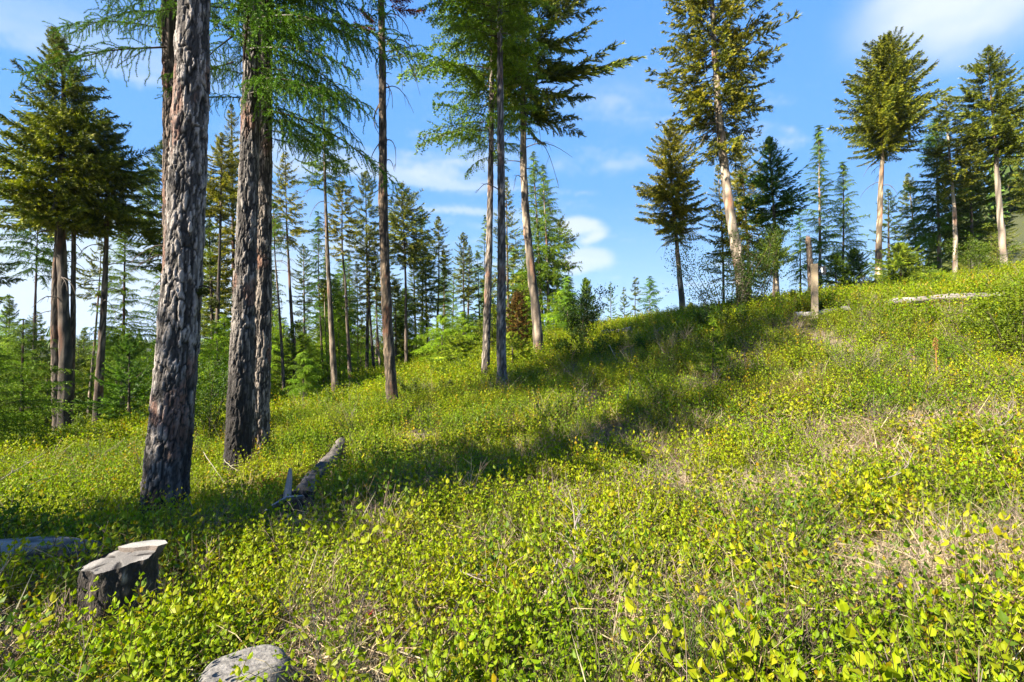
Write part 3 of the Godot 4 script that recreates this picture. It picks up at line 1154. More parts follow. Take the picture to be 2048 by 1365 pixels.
func seed_stalk(label: String, at: Vector3, tall: float) -> void:
	at.y = ground(at.x, at.z)
	var o := thing("seed_stalk", at, label, "plant")
	clear.append(Vector3(at.x - 0.1, at.z + 0.15, 0.2))
	var s := Shape.new()
	s.tube([Vector3(0, -0.05, 0), Vector3(-0.01, tall * 0.4, 0), Vector3(-0.015, tall * 0.8, 0), Vector3(-0.02, tall, 0)], [0.010, 0.009, 0.008, 0.006], 7, [Color(0.26, 0.13, 0.05)])
	part("stalk", s.mesh(true), mats.twig, o)
	var h := Shape.new()
	for i in 150:
		var t := rng.randf()
		var az := rf(0, TAU)
		var r := 0.034 * sin(PI * (0.15 + 0.8 * t)) * sqrt(rng.randf())
		var p := Vector3(cos(az) * r - 0.02, tall + lerpf(-0.06, 0.16, t), sin(az) * r)
		h.leaf(p, (Vector3(cos(az), 0.9, sin(az))).normalized(), wild(), 0.026, 0.014, vary(Color(0.30, 0.15, 0.055), 0.3), 1)
	part("seed_head", h.mesh(), mats.grass, o)
	for i in 4:
		var q := Shape.new()
		var az := rf(0, TAU)
		q.leaf(Vector3(0, tall * (0.25 + 0.14 * i), 0), Vector3(cos(az), -0.5, sin(az)).normalized(), Vector3.UP, 0.10, 0.03, vary(Color(0.27, 0.16, 0.07), 0.2), 1)
		part("withered_leaf", q.mesh(), mats.grass, o)

func fallen_branch(label: String, a: Vector3, b: Vector3, r: float, forks: int, col: Color) -> void:
	var o := thing("fallen_branch", a, label, "branch")
	var s := Shape.new()
	var p := PackedVector3Array()
	var rad := PackedFloat32Array()
	var bend := (b - a).cross(Vector3.UP).normalized() * (b - a).length() * 0.07
	for i in 11:
		var t := i / 10.0
		p.append((b - a) * t + bend * sin(t * PI * 1.5) + wild() * 0.012)
		rad.append(lerpf(r, r * 0.35, t))
	s.tube(p, rad, 6, [col])
	part("main_stem", s.mesh(true), mats.twig, o)
	for k in forks:
		var i := 1 + int(k * 9.0 / forks)
		var d := ((p[i + 1] - p[i]).normalized() + wild() * 0.75 + Vector3(0, 0.15, 0)).normalized()
		var q := Shape.new()
		var reach := (b - a).length() * rf(0.2, 0.5)
		var line := stem_line(p[i], d, reach, rf(-0.3, 0.5), 6)
		q.tube(line, [r * 0.55, r * 0.48, r * 0.4, r * 0.32, r * 0.25, r * 0.18, r * 0.1], 5, [vary(col, 0.15)])
		for m in 3:
			var j := rng.randi_range(1, 5)
			q.tube(stem_line(line[j], ((line[j + 1] - line[j]).normalized() + wild() * 0.8).normalized(), reach * 0.4, 0.1, 3), [r * 0.22, r * 0.18, r * 0.12, r * 0.06], 4, [vary(col, 0.15)])
		part("side_branch", q.mesh(true), mats.twig, o)

# ---------------------------------------------------------------- the whole place

func _ready() -> void:
	rng.seed = 20240611
	rough.seed = 2
	rough.frequency = 0.12
	rough.fractal_octaves = 3
	patchy.seed = 9
	patchy.frequency = 0.11
	patchy.fractal_octaves = 3
	plates.noise_type = FastNoiseLite.TYPE_CELLULAR
	plates.cellular_return_type = FastNoiseLite.RETURN_DISTANCE2_SUB
	plates.cellular_jitter = 0.9
	plates.fractal_type = FastNoiseLite.FRACTAL_NONE
	plates.frequency = 1.0
	plate_tone.noise_type = FastNoiseLite.TYPE_CELLULAR
	plate_tone.cellular_return_type = FastNoiseLite.RETURN_CELL_VALUE
	plate_tone.cellular_jitter = 0.9
	plate_tone.fractal_type = FastNoiseLite.FRACTAL_NONE
	plate_tone.frequency = 1.0
	rough.frequency = 0.1

	var cam := Camera3D.new()
	cam.name = "camera"
	cam.position = Vector3(0, 1.65, 0)
	cam.rotation_degrees = Vector3(1.04, 0, 0)
	cam.fov = 70.42
	cam.near = 0.05
	cam.far = 14000.0
	add_child(cam)
	cam.current = true
	var env := Environment.new()
	env.background_mode = Environment.BG_SKY
	env.sky = make_sky()
	env.tonemap_mode = Environment.TONE_MAPPER_LINEAR
	env.tonemap_exposure = 4.5
	env.fog_enabled = true
	env.fog_density = 0.00011
	env.fog_light_color = Color(0.72, 0.82, 0.95)
	env.sdfgi_enabled = true
	env.ssao_enabled = true
	env.ssil_enabled = true
	var around := WorldEnvironment.new()
	around.name = "sky"
	around.environment = env
	add_child(around)
	var sun := DirectionalLight3D.new()
	sun.name = "sun"
	sun.light_energy = 1.6
	sun.light_color = Color(1.0, 0.955, 0.88)
	sun.light_angular_distance = 0.5
	sun.shadow_enabled = true
	sun.rotation_degrees = Vector3(-SUN_HEIGHT, -SUN_AZIMUTH + 180.0, 0)
	add_child(sun)
	var a := deg_to_rad(SUN_AZIMUTH)
	var e := deg_to_rad(SUN_HEIGHT)
	var to_sun := Vector3(sin(a) * cos(e), sin(e), -cos(a) * cos(e))
	sun.basis = Basis.looking_at(-to_sun, Vector3.UP)

	make_materials()
	lie_of_the_land()
	solve_ground()
	make_ground()
	make_branches()
	far_forest()
	trees()
	overhead_boughs()
	thickets()
	shrubs()
	wood_and_stones()
	signpost()
	single_plants()
	undergrowth()

func far_forest() -> void:
	var meshes: Array[ArrayMesh] = []
	for i in 3:
		var s := Shape.new()
		var tiers := 7
		s.tube([Vector3(0, -0.5, 0), Vector3(0, 6, 0)], [0.16, 0.08], 4, [Color(0.09, 0.07, 0.05)])
		for t in tiers:
			var y := lerpf(1.2, 9.6, float(t) / (tiers - 1))
			var r := 1.9 * pow(1.0 - float(t) / tiers, 0.8) + 0.15
			for k in 9:
				var az := TAU * k / 9.0 + rf(-0.4, 0.4)
				var far := r * rf(0.6, 1.15)
				var out := Vector3(cos(az), 0, sin(az))
				var side := Vector3(-sin(az), 0, cos(az)) * far * 0.32
				var c := vary(Color(0.045, 0.062, 0.016), 0.3)
				s.tri(Vector3(0, y + 0.9, 0), out * far + side + Vector3(0, y - 0.45, 0), out * far * 1.05 - side + Vector3(0, y - 0.3, 0), c, c, c * 1.3)
		meshes.append(s.mesh())
	var o := Node3D.new()
	o.name = "far_forest"
	add_child(o)
	tag(o, "dense conifer forest covering the valley and the far hills", "forest", "", "stuff")
	var where := [[], [], []]
	var tints := [[], [], []]
	for i in 15000:
		var az := deg_to_rad(rf(-64.0, 64.0))
		var t := rng.randf()
		var r := 85.0 * pow(2600.0 / 85.0, pow(t, 0.8))
		var x := r * sin(az)
		var z := -r * cos(az)
		# a clearing right of the middle, and a bare crest on the right
		if patchy.get_noise_2d(x * 0.25, z * 0.25) > 0.22 and r < 420.0:
			continue
		if rad_to_deg(az) > 20.0 and rad_to_deg(az) < 37.0 and r < 150.0:
			continue
		var k := rng.randi() % 3
		var big := rf(0.55, 1.25) * (1.0 + 0.8 * smoothstep(300.0, 1500.0, r))
		where[k].append(Transform3D(spin(Vector3.UP, rf(0, 360)) * Basis.from_scale(Vector3(big, big * rf(0.9, 1.3), big)), Vector3(x, ground(x, z) - 0.3, z)))
		tints[k].append(vary(Color(1.35, 1.75, 0.9) if rng.randf() < 0.3 else Color(1, 1, 1), 0.25))
	for k in 3:
		scatter("conifers", meshes[k], mats.needle, where[k], tints[k], o)

# broad larch branches that hang into the top of the view from the nearest trees; each one a part of its tree
func bough(tree: Node3D, at: Vector3, azimuth: float, pitch: float, size: float, tint: Color) -> void:
	var b := MeshInstance3D.new()
	b.name = "bough"
	b.mesh = larch_boughs[rng.randi() % 4]
	b.material_override = mats.needle
	tree.add_child(b, true)
	b.transform = Transform3D(spin(Vector3.UP, 90.0 - azimuth) * spin(Vector3.BACK, pitch) * spin(Vector3.RIGHT, rf(-20, 20)) * Basis.from_scale(Vector3.ONE * size), at - tree.position)

func rusty_bough(tree: Node3D, at: Vector3, azimuth: float, pitch: float, size: float, mesh: Mesh) -> void:
	var b := part("rusty_dead_bough", mesh, mats.needle, tree)
	b.transform = Transform3D(spin(Vector3.UP, 90.0 - azimuth) * spin(Vector3.BACK, pitch) * Basis.from_scale(Vector3.ONE * size), at - tree.position)
	b.set_meta("label", "dead bough with rust-red needles")

func hooked_branch(tree: Node3D, at: Vector3, azimuth: float, length: float, droop: float, pitch: float, r := 0.014) -> void:
	var b := part("dead_branch", dead_branch(length, droop, r, 4, Color(0.10, 0.085, 0.07)), mats.twig, tree)
	b.transform = Transform3D(spin(Vector3.UP, 90.0 - azimuth) * spin(Vector3.BACK, pitch), at - tree.position)

func thicket_tree(label: String, group: String, called: String, category: String, kind: String, x: float, z: float, tall: float, reach: float, count: int, tint: Color, low := 0.12, more := {}) -> void:
	var y := ground(x, z)
	var lean := Vector3(rf(-0.03, 0.03), 1, rf(-0.03, 0.03)) * tall
	more.merge({"gaps": -0.55, "ragged": 0.25})
	conifer(called, label, category, group, kind, [Vector3(x, y, z), Vector3(x, y, z) + lean * 0.5, Vector3(x, y, z) + lean], 0.012 * tall + 0.02, y + low * tall, reach, count, tint, more)

func thickets() -> void:
	# below the brow on the left and in the middle: young larches and firs filling the space behind the tall trunks
	var kept := []
	var tries := 0
	while kept.size() < 180 and tries < 9000:
		tries += 1
		var az := deg_to_rad(rf(-52.0, 7.0))
		var r := 24.0 + 50.0 * pow(rng.randf(), 1.4)
		var p := Vector2(r * sin(az), -r * cos(az))
		if kept.any(func(q): return q.distance_to(p) < 1.7):
			continue
		# the tops must stay below the sight line over the brow, as young trees on a falling slope do
		kept.append(p)
		var y := ground(p.x, p.y)
		var tall := rf(5.0, 11.0)
		tall = minf(tall, maxf(2.5, 1.65 + r * rf(-0.03, 0.08) - y))
		if rng.randf() < 0.66:
			thicket_tree("bright green young larch in the thicket below the brow, behind the tall trunks", "young larches below the brow of the hill", "young_larch", "larch", "larch", p.x, p.y, tall, 1.1 + tall * 0.14, int(30 + tall * 8), Color(1.9, 1.75, 0.9))
		else:
			thicket_tree("olive young fir in the thicket below the brow, among bright larches", "young firs below the brow of the hill", "young_fir", "fir tree", "fir", p.x, p.y, tall, 1.0 + tall * 0.13, int(30 + tall * 8), Color(0.95, 1.15, 0.9))
	# slender trees with bare stems that fill the stand behind the named ones
	kept = []
	tries = 0
	while kept.size() < 38 and tries < 4000:
		tries += 1
		var az := deg_to_rad(rf(-36.0, 3.0))
		var r := rf(26.0, 52.0)
		var p := Vector2(r * sin(az), -r * cos(az))
		if kept.any(func(q): return q.distance_to(p) < 2.0):
			continue
		kept.append(p)
		var y := ground(p.x, p.y)
		var tall := clampf(1.65 + r * rf(0.10, 0.24) - y, 5.0, 15.0)
		var stem := {"dead": 4, "dead_from": 0.2, "dead_length": 0.8, "shape": rf(0.45, 0.85), "pale": Color(0.15, 0.12, 0.09) * rf(0.5, 1.8), "bias": rf(0.0, 0.35), "bias_at": rf(0, TAU)}
		if kept.size() % 5 < 2:
			thicket_tree("slender larch with a bare lower stem in the stand behind the dying fir", "slender larches in the stand on the left", "slender_larch", "larch", "larch", p.x, p.y, tall, rf(0.9, 1.5), 70, Color(1.2, 1.2, 0.9) * rf(0.8, 1.2), rf(0.3, 0.55), stem)
		else:
			thicket_tree("slender fir with a bare lower stem in the stand behind the dying fir", "slender firs in the stand on the left", "slender_fir", "fir tree", "fir", p.x, p.y, tall, rf(0.9, 1.5), 70, Color(0.9, 1.05, 0.95) * rf(0.75, 1.2), rf(0.35, 0.62), stem)
	# the hillside that goes on at the right, behind the crest
	kept = []
	tries = 0
	while kept.size() < 60 and tries < 4000:
		tries += 1
		var az := deg_to_rad(rf(38.5, 54.0))
		var r := rf(50.0, 125.0)
		var p := Vector2(r * sin(az), -r * cos(az))
		if kept.any(func(q): return q.distance_to(p) < 3.0):
			continue
		kept.append(p)
		thicket_tree("small olive fir on the far rise behind the leaning trunks at the right", "small firs on the far rise at the right", "hillside_fir", "fir tree", "fir", p.x, p.y, rf(3.0, 6.5), rf(1.1, 1.8), 34, Color(0.95, 1.0, 0.9))
	# the wooded foot of the rise right of the middle
	kept = []
	tries = 0
	while kept.size() < 44 and tries < 4000:
		tries += 1
		var az := deg_to_rad(rf(5.0, 24.0))
		var r := rf(34.0, 95.0)
		var p := Vector2(r * sin(az), -r * cos(az))
		if kept.any(func(q): return q.distance_to(p) < 2.6):
			continue
		kept.append(p)
		var y := ground(p.x, p.y)
		var tall := clampf(1.65 + r * rf(0.04, 0.085) - y, 2.0, 9.0)
		thicket_tree("small conifer beyond the shaded bank, in front of the far wooded rise", "small conifers beyond the shaded bank", "small_conifer", "conifer", ["fir", "larch"][rng.randi() % 2], p.x, p.y, tall, 0.7 + tall * 0.13, 36, Color(0.95, 1.1, 0.9))

# ---------------------------------------------------------------- undergrowth

var clear: Array[Vector3] = []   # x, z and radius of places that nothing grows over

func blocked(x: float, z: float) -> bool:
	for c in clear:
		if (x - c.x) ** 2 + (z - c.y) ** 2 < c.z * c.z:
			return true
	return false

func strew(parent: Node3D, called: String, meshes: Array, material: Material, n: int, r0: float, r1: float, az0: float, az1: float, size0: float, size1: float, tints: Array, wanted: Callable, flat := 0.0) -> void:
	var where := []
	var cols := []
	for m in meshes:
		where.append([])
		cols.append([])
	for i in n:
		var r := sqrt(lerpf(r0 * r0, r1 * r1, rng.randf()))
		var az := deg_to_rad(rf(az0, az1))
		var x := r * sin(az)
		var z := -r * cos(az)
		var share: float = (wanted as Callable).call(x, z)
		if rng.randf() > share or blocked(x, z):
			continue
		var k := rng.randi() % meshes.size()
		var big := rf(size0, size1)
		var y := ground(x, z)
		var b := spin(Vector3.UP, rf(0, 360))
		if flat > 0.0:
			var up := Vector3(ground(x - 0.15, z) - ground(x + 0.15, z), 0.3, ground(x, z - 0.15) - ground(x, z + 0.15)).normalized()
			b = Basis(Quaternion(Vector3.UP, up)) * b
		else:
			b = spin(Vector3(rf(-1, 1), 0, rf(-1, 1) + 0.01), rf(0, 12)) * b
		where[k].append(Transform3D(b * Basis.from_scale(Vector3(big, big * rf(0.8, 1.2), big)), Vector3(x, y, z)))
		var mix := clampf(0.5 + 0.9 * patchy.get_noise_2d(x * 4.0, z * 4.0) + rf(-0.3, 0.3), 0.0, 1.0)
		cols[k].append(vary(tints[0].lerp(tints[1], mix), 0.15))
	for k in meshes.size():
		if where[k].size():
			scatter(called, meshes[k], material, where[k], cols[k], parent)

func mass(called: String, label: String, category: String) -> Node3D:
	var o := Node3D.new()
	o.name = called
	add_child(o)
	tag(o, label, category, "", "stuff")
	return o

func lushness(x: float, z: float) -> float:
	var n := patchy.get_noise_2d(x * 5.0 + 30.0, z * 5.0)
	var dry := smoothstep(-1.5, 3.5, x) * 0.30
	return clampf(0.78 - dry + 1.5 * n, 0.08, 1.0)

func undergrowth() -> void:
	var green := Color(0.195, 0.26, 0.006)
	var near := []
	for i in 7:
		near.append(leafy_plant(6, 0.44, 0.26, 0.042, 0.05, green, 2))
	var middle := []
	for i in 6:
		middle.append(leafy_plant(10, 0.46, 0.40, 0.042, 0.05, green * 1.1, 1))
	var far := []
	for i in 5:
		far.append(leafy_plant(26, 0.60, 1.0, 0.07, 0.075, green * 1.12, 0))
	# other kinds between them: broad-leaved, small-leaved and dark
	var broad_leaved := []
	for i in 4:
		broad_leaved.append(leafy_plant(5, 0.46, 0.3, 0.066, 0.075, Color(0.20, 0.25, 0.008), 2))
	var small_leaved := []
	for i in 4:
		small_leaved.append(leafy_plant(14, 0.36, 0.34, 0.022, 0.028, Color(0.14, 0.19, 0.02), 1))
	var dark_leaved := []
	for i in 4:
		dark_leaved.append(leafy_plant(10, 0.55, 0.5, 0.05, 0.06, Color(0.075, 0.14, 0.012), 1))
	var tints := [Color(0.62, 0.82, 0.8), Color(1.2, 1.16, 0.8)]
	var o := mass("undergrowth", "knee-high yellow-green leafy undergrowth covering the whole slope", "undergrowth")
	strew(o, "leafy_plants", near, mats.leaf, 3000, 1.15, 6.5, -60, 60, 0.7, 1.25, tints, lushness)
	strew(o, "leafy_plants", middle, mats.leaf, 9500, 6.2, 16.0, -60, 60, 0.75, 1.35, tints, lushness)
	strew(o, "leafy_plants", far, mats.leaf, 13000, 15.5, 42.0, -58, 60, 0.7, 1.3, tints, func(x, z): return lushness(x, z) + 0.25)
	var clumps := func(x: float, z: float) -> float: return smoothstep(0.10, 0.30, patchy.get_noise_2d(x * 6.0 + 200.0, z * 6.0))
	var clumps2 := func(x: float, z: float) -> float: return smoothstep(0.08, 0.30, patchy.get_noise_2d(x * 5.0 - 300.0, z * 5.0))
	var clumps3 := func(x: float, z: float) -> float: return smoothstep(0.05, 0.30, patchy.get_noise_2d(x * 3.0 + 500.0, z * 3.0)) * (1.0 - 0.5 * smoothstep(0.0, 4.0, x))
	strew(o, "broad_leaved_plants", broad_leaved, mats.leaf, 1500, 1.15, 9.0, -60, 60, 0.7, 1.3, [Color(0.8, 0.95, 0.9), Color(1.25, 1.1, 0.8)], clumps)
	strew(o, "small_leaved_plants", small_leaved, mats.leaf, 5200, 1.3, 15.0, -60, 60, 0.7, 1.4, [Color(0.8, 0.95, 1.0), Color(1.35, 1.15, 0.9)], clumps2)
	strew(o, "dark_leaved_plants", dark_leaved, mats.leaf, 4200, 2.5, 30.0, -60, 60, 0.8, 1.5, [Color(0.8, 0.9, 0.9), Color(1.25, 1.2, 0.9)], clumps3)
	strew(o, "leafy_plants", middle, mats.leaf, 700, 1.0, 5.0, 60, 300, 0.8, 1.2, tints, lushness)
	var grassy := func(x: float, z: float) -> float: return clampf(0.25 + 1.6 * patchy.get_noise_2d(x * 3.0 - 70.0, z * 3.0), 0.04, 1.0)
	var g := mass("green_grass", "fresh green grass growing in patches between the leafy plants", "grass")
	var tufts := []
	for i in 5:
		tufts.append(grass_tuft(22, 0.36, 0.55, Color(0.07, 0.125, 0.014), Color(0.14, 0.17, 0.02), 0.0017))
	strew(g, "grass_tufts", tufts, mats.grass, 2600, 1.2, 9.0, -60, 60, 0.7, 1.3, [Color(0.85, 0.95, 0.9), Color(1.2, 1.1, 0.9)], grassy)
	var broad := []
	for i in 4:
		broad.append(grass_tuft(26, 0.45, 0.6, Color(0.07, 0.125, 0.014), Color(0.15, 0.17, 0.02), 0.0032))
	strew(g, "grass_tufts", broad, mats.grass, 3500, 8.5, 34.0, -58, 60, 0.8, 1.5, [Color(0.85, 0.95, 0.9), Color(1.25, 1.1, 0.9)], grassy)
	var parched := func(x: float, z: float) -> float: return clampf(0.35 + 0.35 * smoothstep(-2.0, 3.0, x) - 1.3 * patchy.get_noise_2d(x * 5.0 + 30.0, z * 5.0), 0.08, 1.0)
	var d := mass("dry_grass", "pale dry grass stalks lying and standing through the undergrowth", "dry grass")
	var stalks := []
	for i in 5:
		stalks.append(straw(46, 0.30, Color(0.42, 0.34, 0.22)))
	strew(d, "dry_stalks", stalks, mats.grass, 2500, 1.1, 9.0, -60, 60, 0.8, 1.4, [Color(0.8, 0.8, 0.8), Color(1.1, 1.05, 1.0)], parched, 1.0)
	var straws := []
	for i in 4:
		straws.append(grass_tuft(18, 0.5, 0.6, Color(0.36, 0.29, 0.17), Color(0.46, 0.38, 0.25), 0.0018))
	strew(d, "dry_stalks", straws, mats.grass, 500, 1.6, 9.0, -60, 60, 0.6, 1.2, [Color(0.8, 0.8, 0.8), Color(1.1, 1.05, 1.0)], parched)
	var tall_straw := []
	for i in 3:
		tall_straw.append(grass_tuft(20, 0.6, 0.6, Color(0.34, 0.28, 0.16), Color(0.44, 0.36, 0.23), 0.0038))
	strew(d, "dry_stalks", tall_straw, mats.grass, 700, 9.0, 34.0, -58, 60, 0.7, 1.3, [Color(0.8, 0.8, 0.8), Color(1.1, 1.05, 1.0)], parched)
	var t := mass("dead_twigs", "bare grey-brown twigs standing among the leaves", "twigs")
	var sticks := []
	for i in 5:
		sticks.append(twiggy(7, 0.5, Color(0.19, 0.155, 0.125)))
	strew(t, "bare_twigs", sticks, mats.twig, 1500, 1.6, 9.0, -60, 60, 0.6, 1.2, [Color(0.7, 0.7, 0.7), Color(1.3, 1.25, 1.2)], parched)
	var bare := []
	for i in 4:
		bare.append(twiggy(16, 0.8, Color(0.19, 0.155, 0.125)))
	strew(t, "bare_twigs", bare, mats.twig, 800, 9.0, 30.0, -58, 60, 0.6, 1.3, [Color(0.7, 0.7, 0.7), Color(1.3, 1.25, 1.2)], parched)
	var l := mass("leaf_litter", "brown fallen leaves lying on the soil", "leaf litter")
	var litter := []
	for i in 5:
		litter.append(fallen_leaves(40))
	strew(l, "fallen_leaves", litter, mats.leaf, 2600, 1.0, 10.0, -60, 60, 0.8, 1.4, [Color(0.8, 0.8, 0.8), Color(1.15, 1.1, 1.05)], func(_x, _z): return 1.0, 1.0)

# ---------------------------------------------------------------- where things stand

func lie_of_the_land() -> void:
	# surveyed heights of the slope: x, height, z
	ground_points.append(Vector3(0.00, -0.10, -2.40))
	ground_points.append(Vector3(-1.81, -0.13, -2.45))
	ground_points.append(Vector3(1.48, 0.07, -2.15))
	ground_points.append(Vector3(2.18, 0.24, -2.10))
	ground_points.append(Vector3(-2.57, -0.31, -3.20))
	ground_points.append(Vector3(-3.36, -0.11, -3.20))
	ground_points.append(Vector3(0.00, -0.17, -5.20))
	ground_points.append(Vector3(-1.78, -0.22, -5.35))
	ground_points.append(Vector3(-4.58, -0.74, -6.40))
	ground_points.append(Vector3(-6.95, -0.61, -6.60))
	ground_points.append(Vector3(-5.09, -0.73, -9.00))
	ground_points.append(Vector3(-5.48, -0.79, -10.50))
	ground_points.append(Vector3(-8.91, -0.93, -10.50))
	ground_points.append(Vector3(-11.07, -0.98, -10.50))
	ground_points.append(Vector3(-14.91, -1.48, -16.00))
	ground_points.append(Vector3(-14.57, -1.34, -17.00))
	ground_points.append(Vector3(-3.34, -0.26, -10.00))
	ground_points.append(Vector3(-3.18, -0.01, -13.00))
	ground_points.append(Vector3(-6.94, -0.43, -19.00))
	ground_points.append(Vector3(-0.27, 0.39, -14.00))
	ground_points.append(Vector3(-0.89, 0.55, -16.00))
	ground_points.append(Vector3(1.14, 1.39, -20.00))
	ground_points.append(Vector3(0.00, -0.22, -8.60))
	ground_points.append(Vector3(2.45, 0.40, -8.60))
	ground_points.append(Vector3(3.85, 1.29, -13.50))
	ground_points.append(Vector3(6.02, 2.27, -19.00))
	ground_points.append(Vector3(8.88, 3.23, -25.00))
	ground_points.append(Vector3(9.11, 3.02, -19.00))
	ground_points.append(Vector3(4.52, 0.65, -7.60))
	ground_points.append(Vector3(6.25, 1.40, -10.50))
	ground_points.append(Vector3(8.47, 2.54, -13.50))
	ground_points.append(Vector3(4.39, 0.13, -4.20))
	ground_points.append(Vector3(6.92, 0.75, -6.60))
	ground_points.append(Vector3(9.98, 1.39, -9.50))
	ground_points.append(Vector3(16.85, 3.45, -16.00))
	ground_points.append(Vector3(10.96, 2.78, -14.00))
	ground_points.append(Vector3(14.21, 2.97, -14.20))
	ground_points.append(Vector3(18.23, 4.52, -24.00))
	ground_points.append(Vector3(24.80, 5.49, -27.00))
	ground_points.append(Vector3(25.56, 5.44, -25.00))
	ground_points.append(Vector3(-5.70, 0.49, -26.00))
	ground_points.append(Vector3(-4.40, 0.66, -28.00))
	ground_points.append(Vector3(-2.82, 1.05, -29.00))
	ground_points.append(Vector3(-7.36, -0.19, -22.00))
	ground_points.append(Vector3(-8.90, -0.67, -19.00))
	ground_points.append(Vector3(2.05, 2.38, -30.00))
	ground_points.append(Vector3(4.37, 2.41, -24.00))
	ground_points.append(Vector3(13.70, 3.67, -25.00))
	ground_points.append(Vector3(17.81, 4.39, -26.00))
	ground_points.append(Vector3(-1.30, -0.03, -2.35))
	ground_points.append(Vector3(-2.00, -0.08, -2.30))
	ground_points.append(Vector3(0.00, 0.00, 0.00))
	ground_points.append(Vector3(-4.00, -0.25, 0.00))
	ground_points.append(Vector3(4.00, 0.55, 0.00))
	ground_points.append(Vector3(0.00, -0.20, 5.00))
	ground_points.append(Vector3(-12.00, -0.90, -5.00))
	ground_points.append(Vector3(9.00, 1.60, -3.00))
	ground_points.append(Vector3(-12.00, -1.20, 5.00))
	ground_points.append(Vector3(10.00, 1.20, 6.00))
	ground_points.append(Vector3(-28.00, -3.20, -24.00))
	ground_points.append(Vector3(-20.00, -2.60, -32.00))
	ground_points.append(Vector3(-8.00, -2.20, -38.00))
	ground_points.append(Vector3(0.00, -0.50, -42.00))
	ground_points.append(Vector3(7.00, 0.60, -44.00))
	ground_points.append(Vector3(12.00, 1.80, -38.00))
	ground_points.append(Vector3(19.00, 3.60, -36.00))
	ground_points.append(Vector3(28.00, 5.20, -36.00))
	ground_points.append(Vector3(36.00, 6.50, -30.00))
	ground_points.append(Vector3(30.00, 5.20, -14.00))
	ground_points.append(Vector3(-30.00, -3.00, -8.00))
	ground_points.append(Vector3(24.00, 5.40, -29.00))

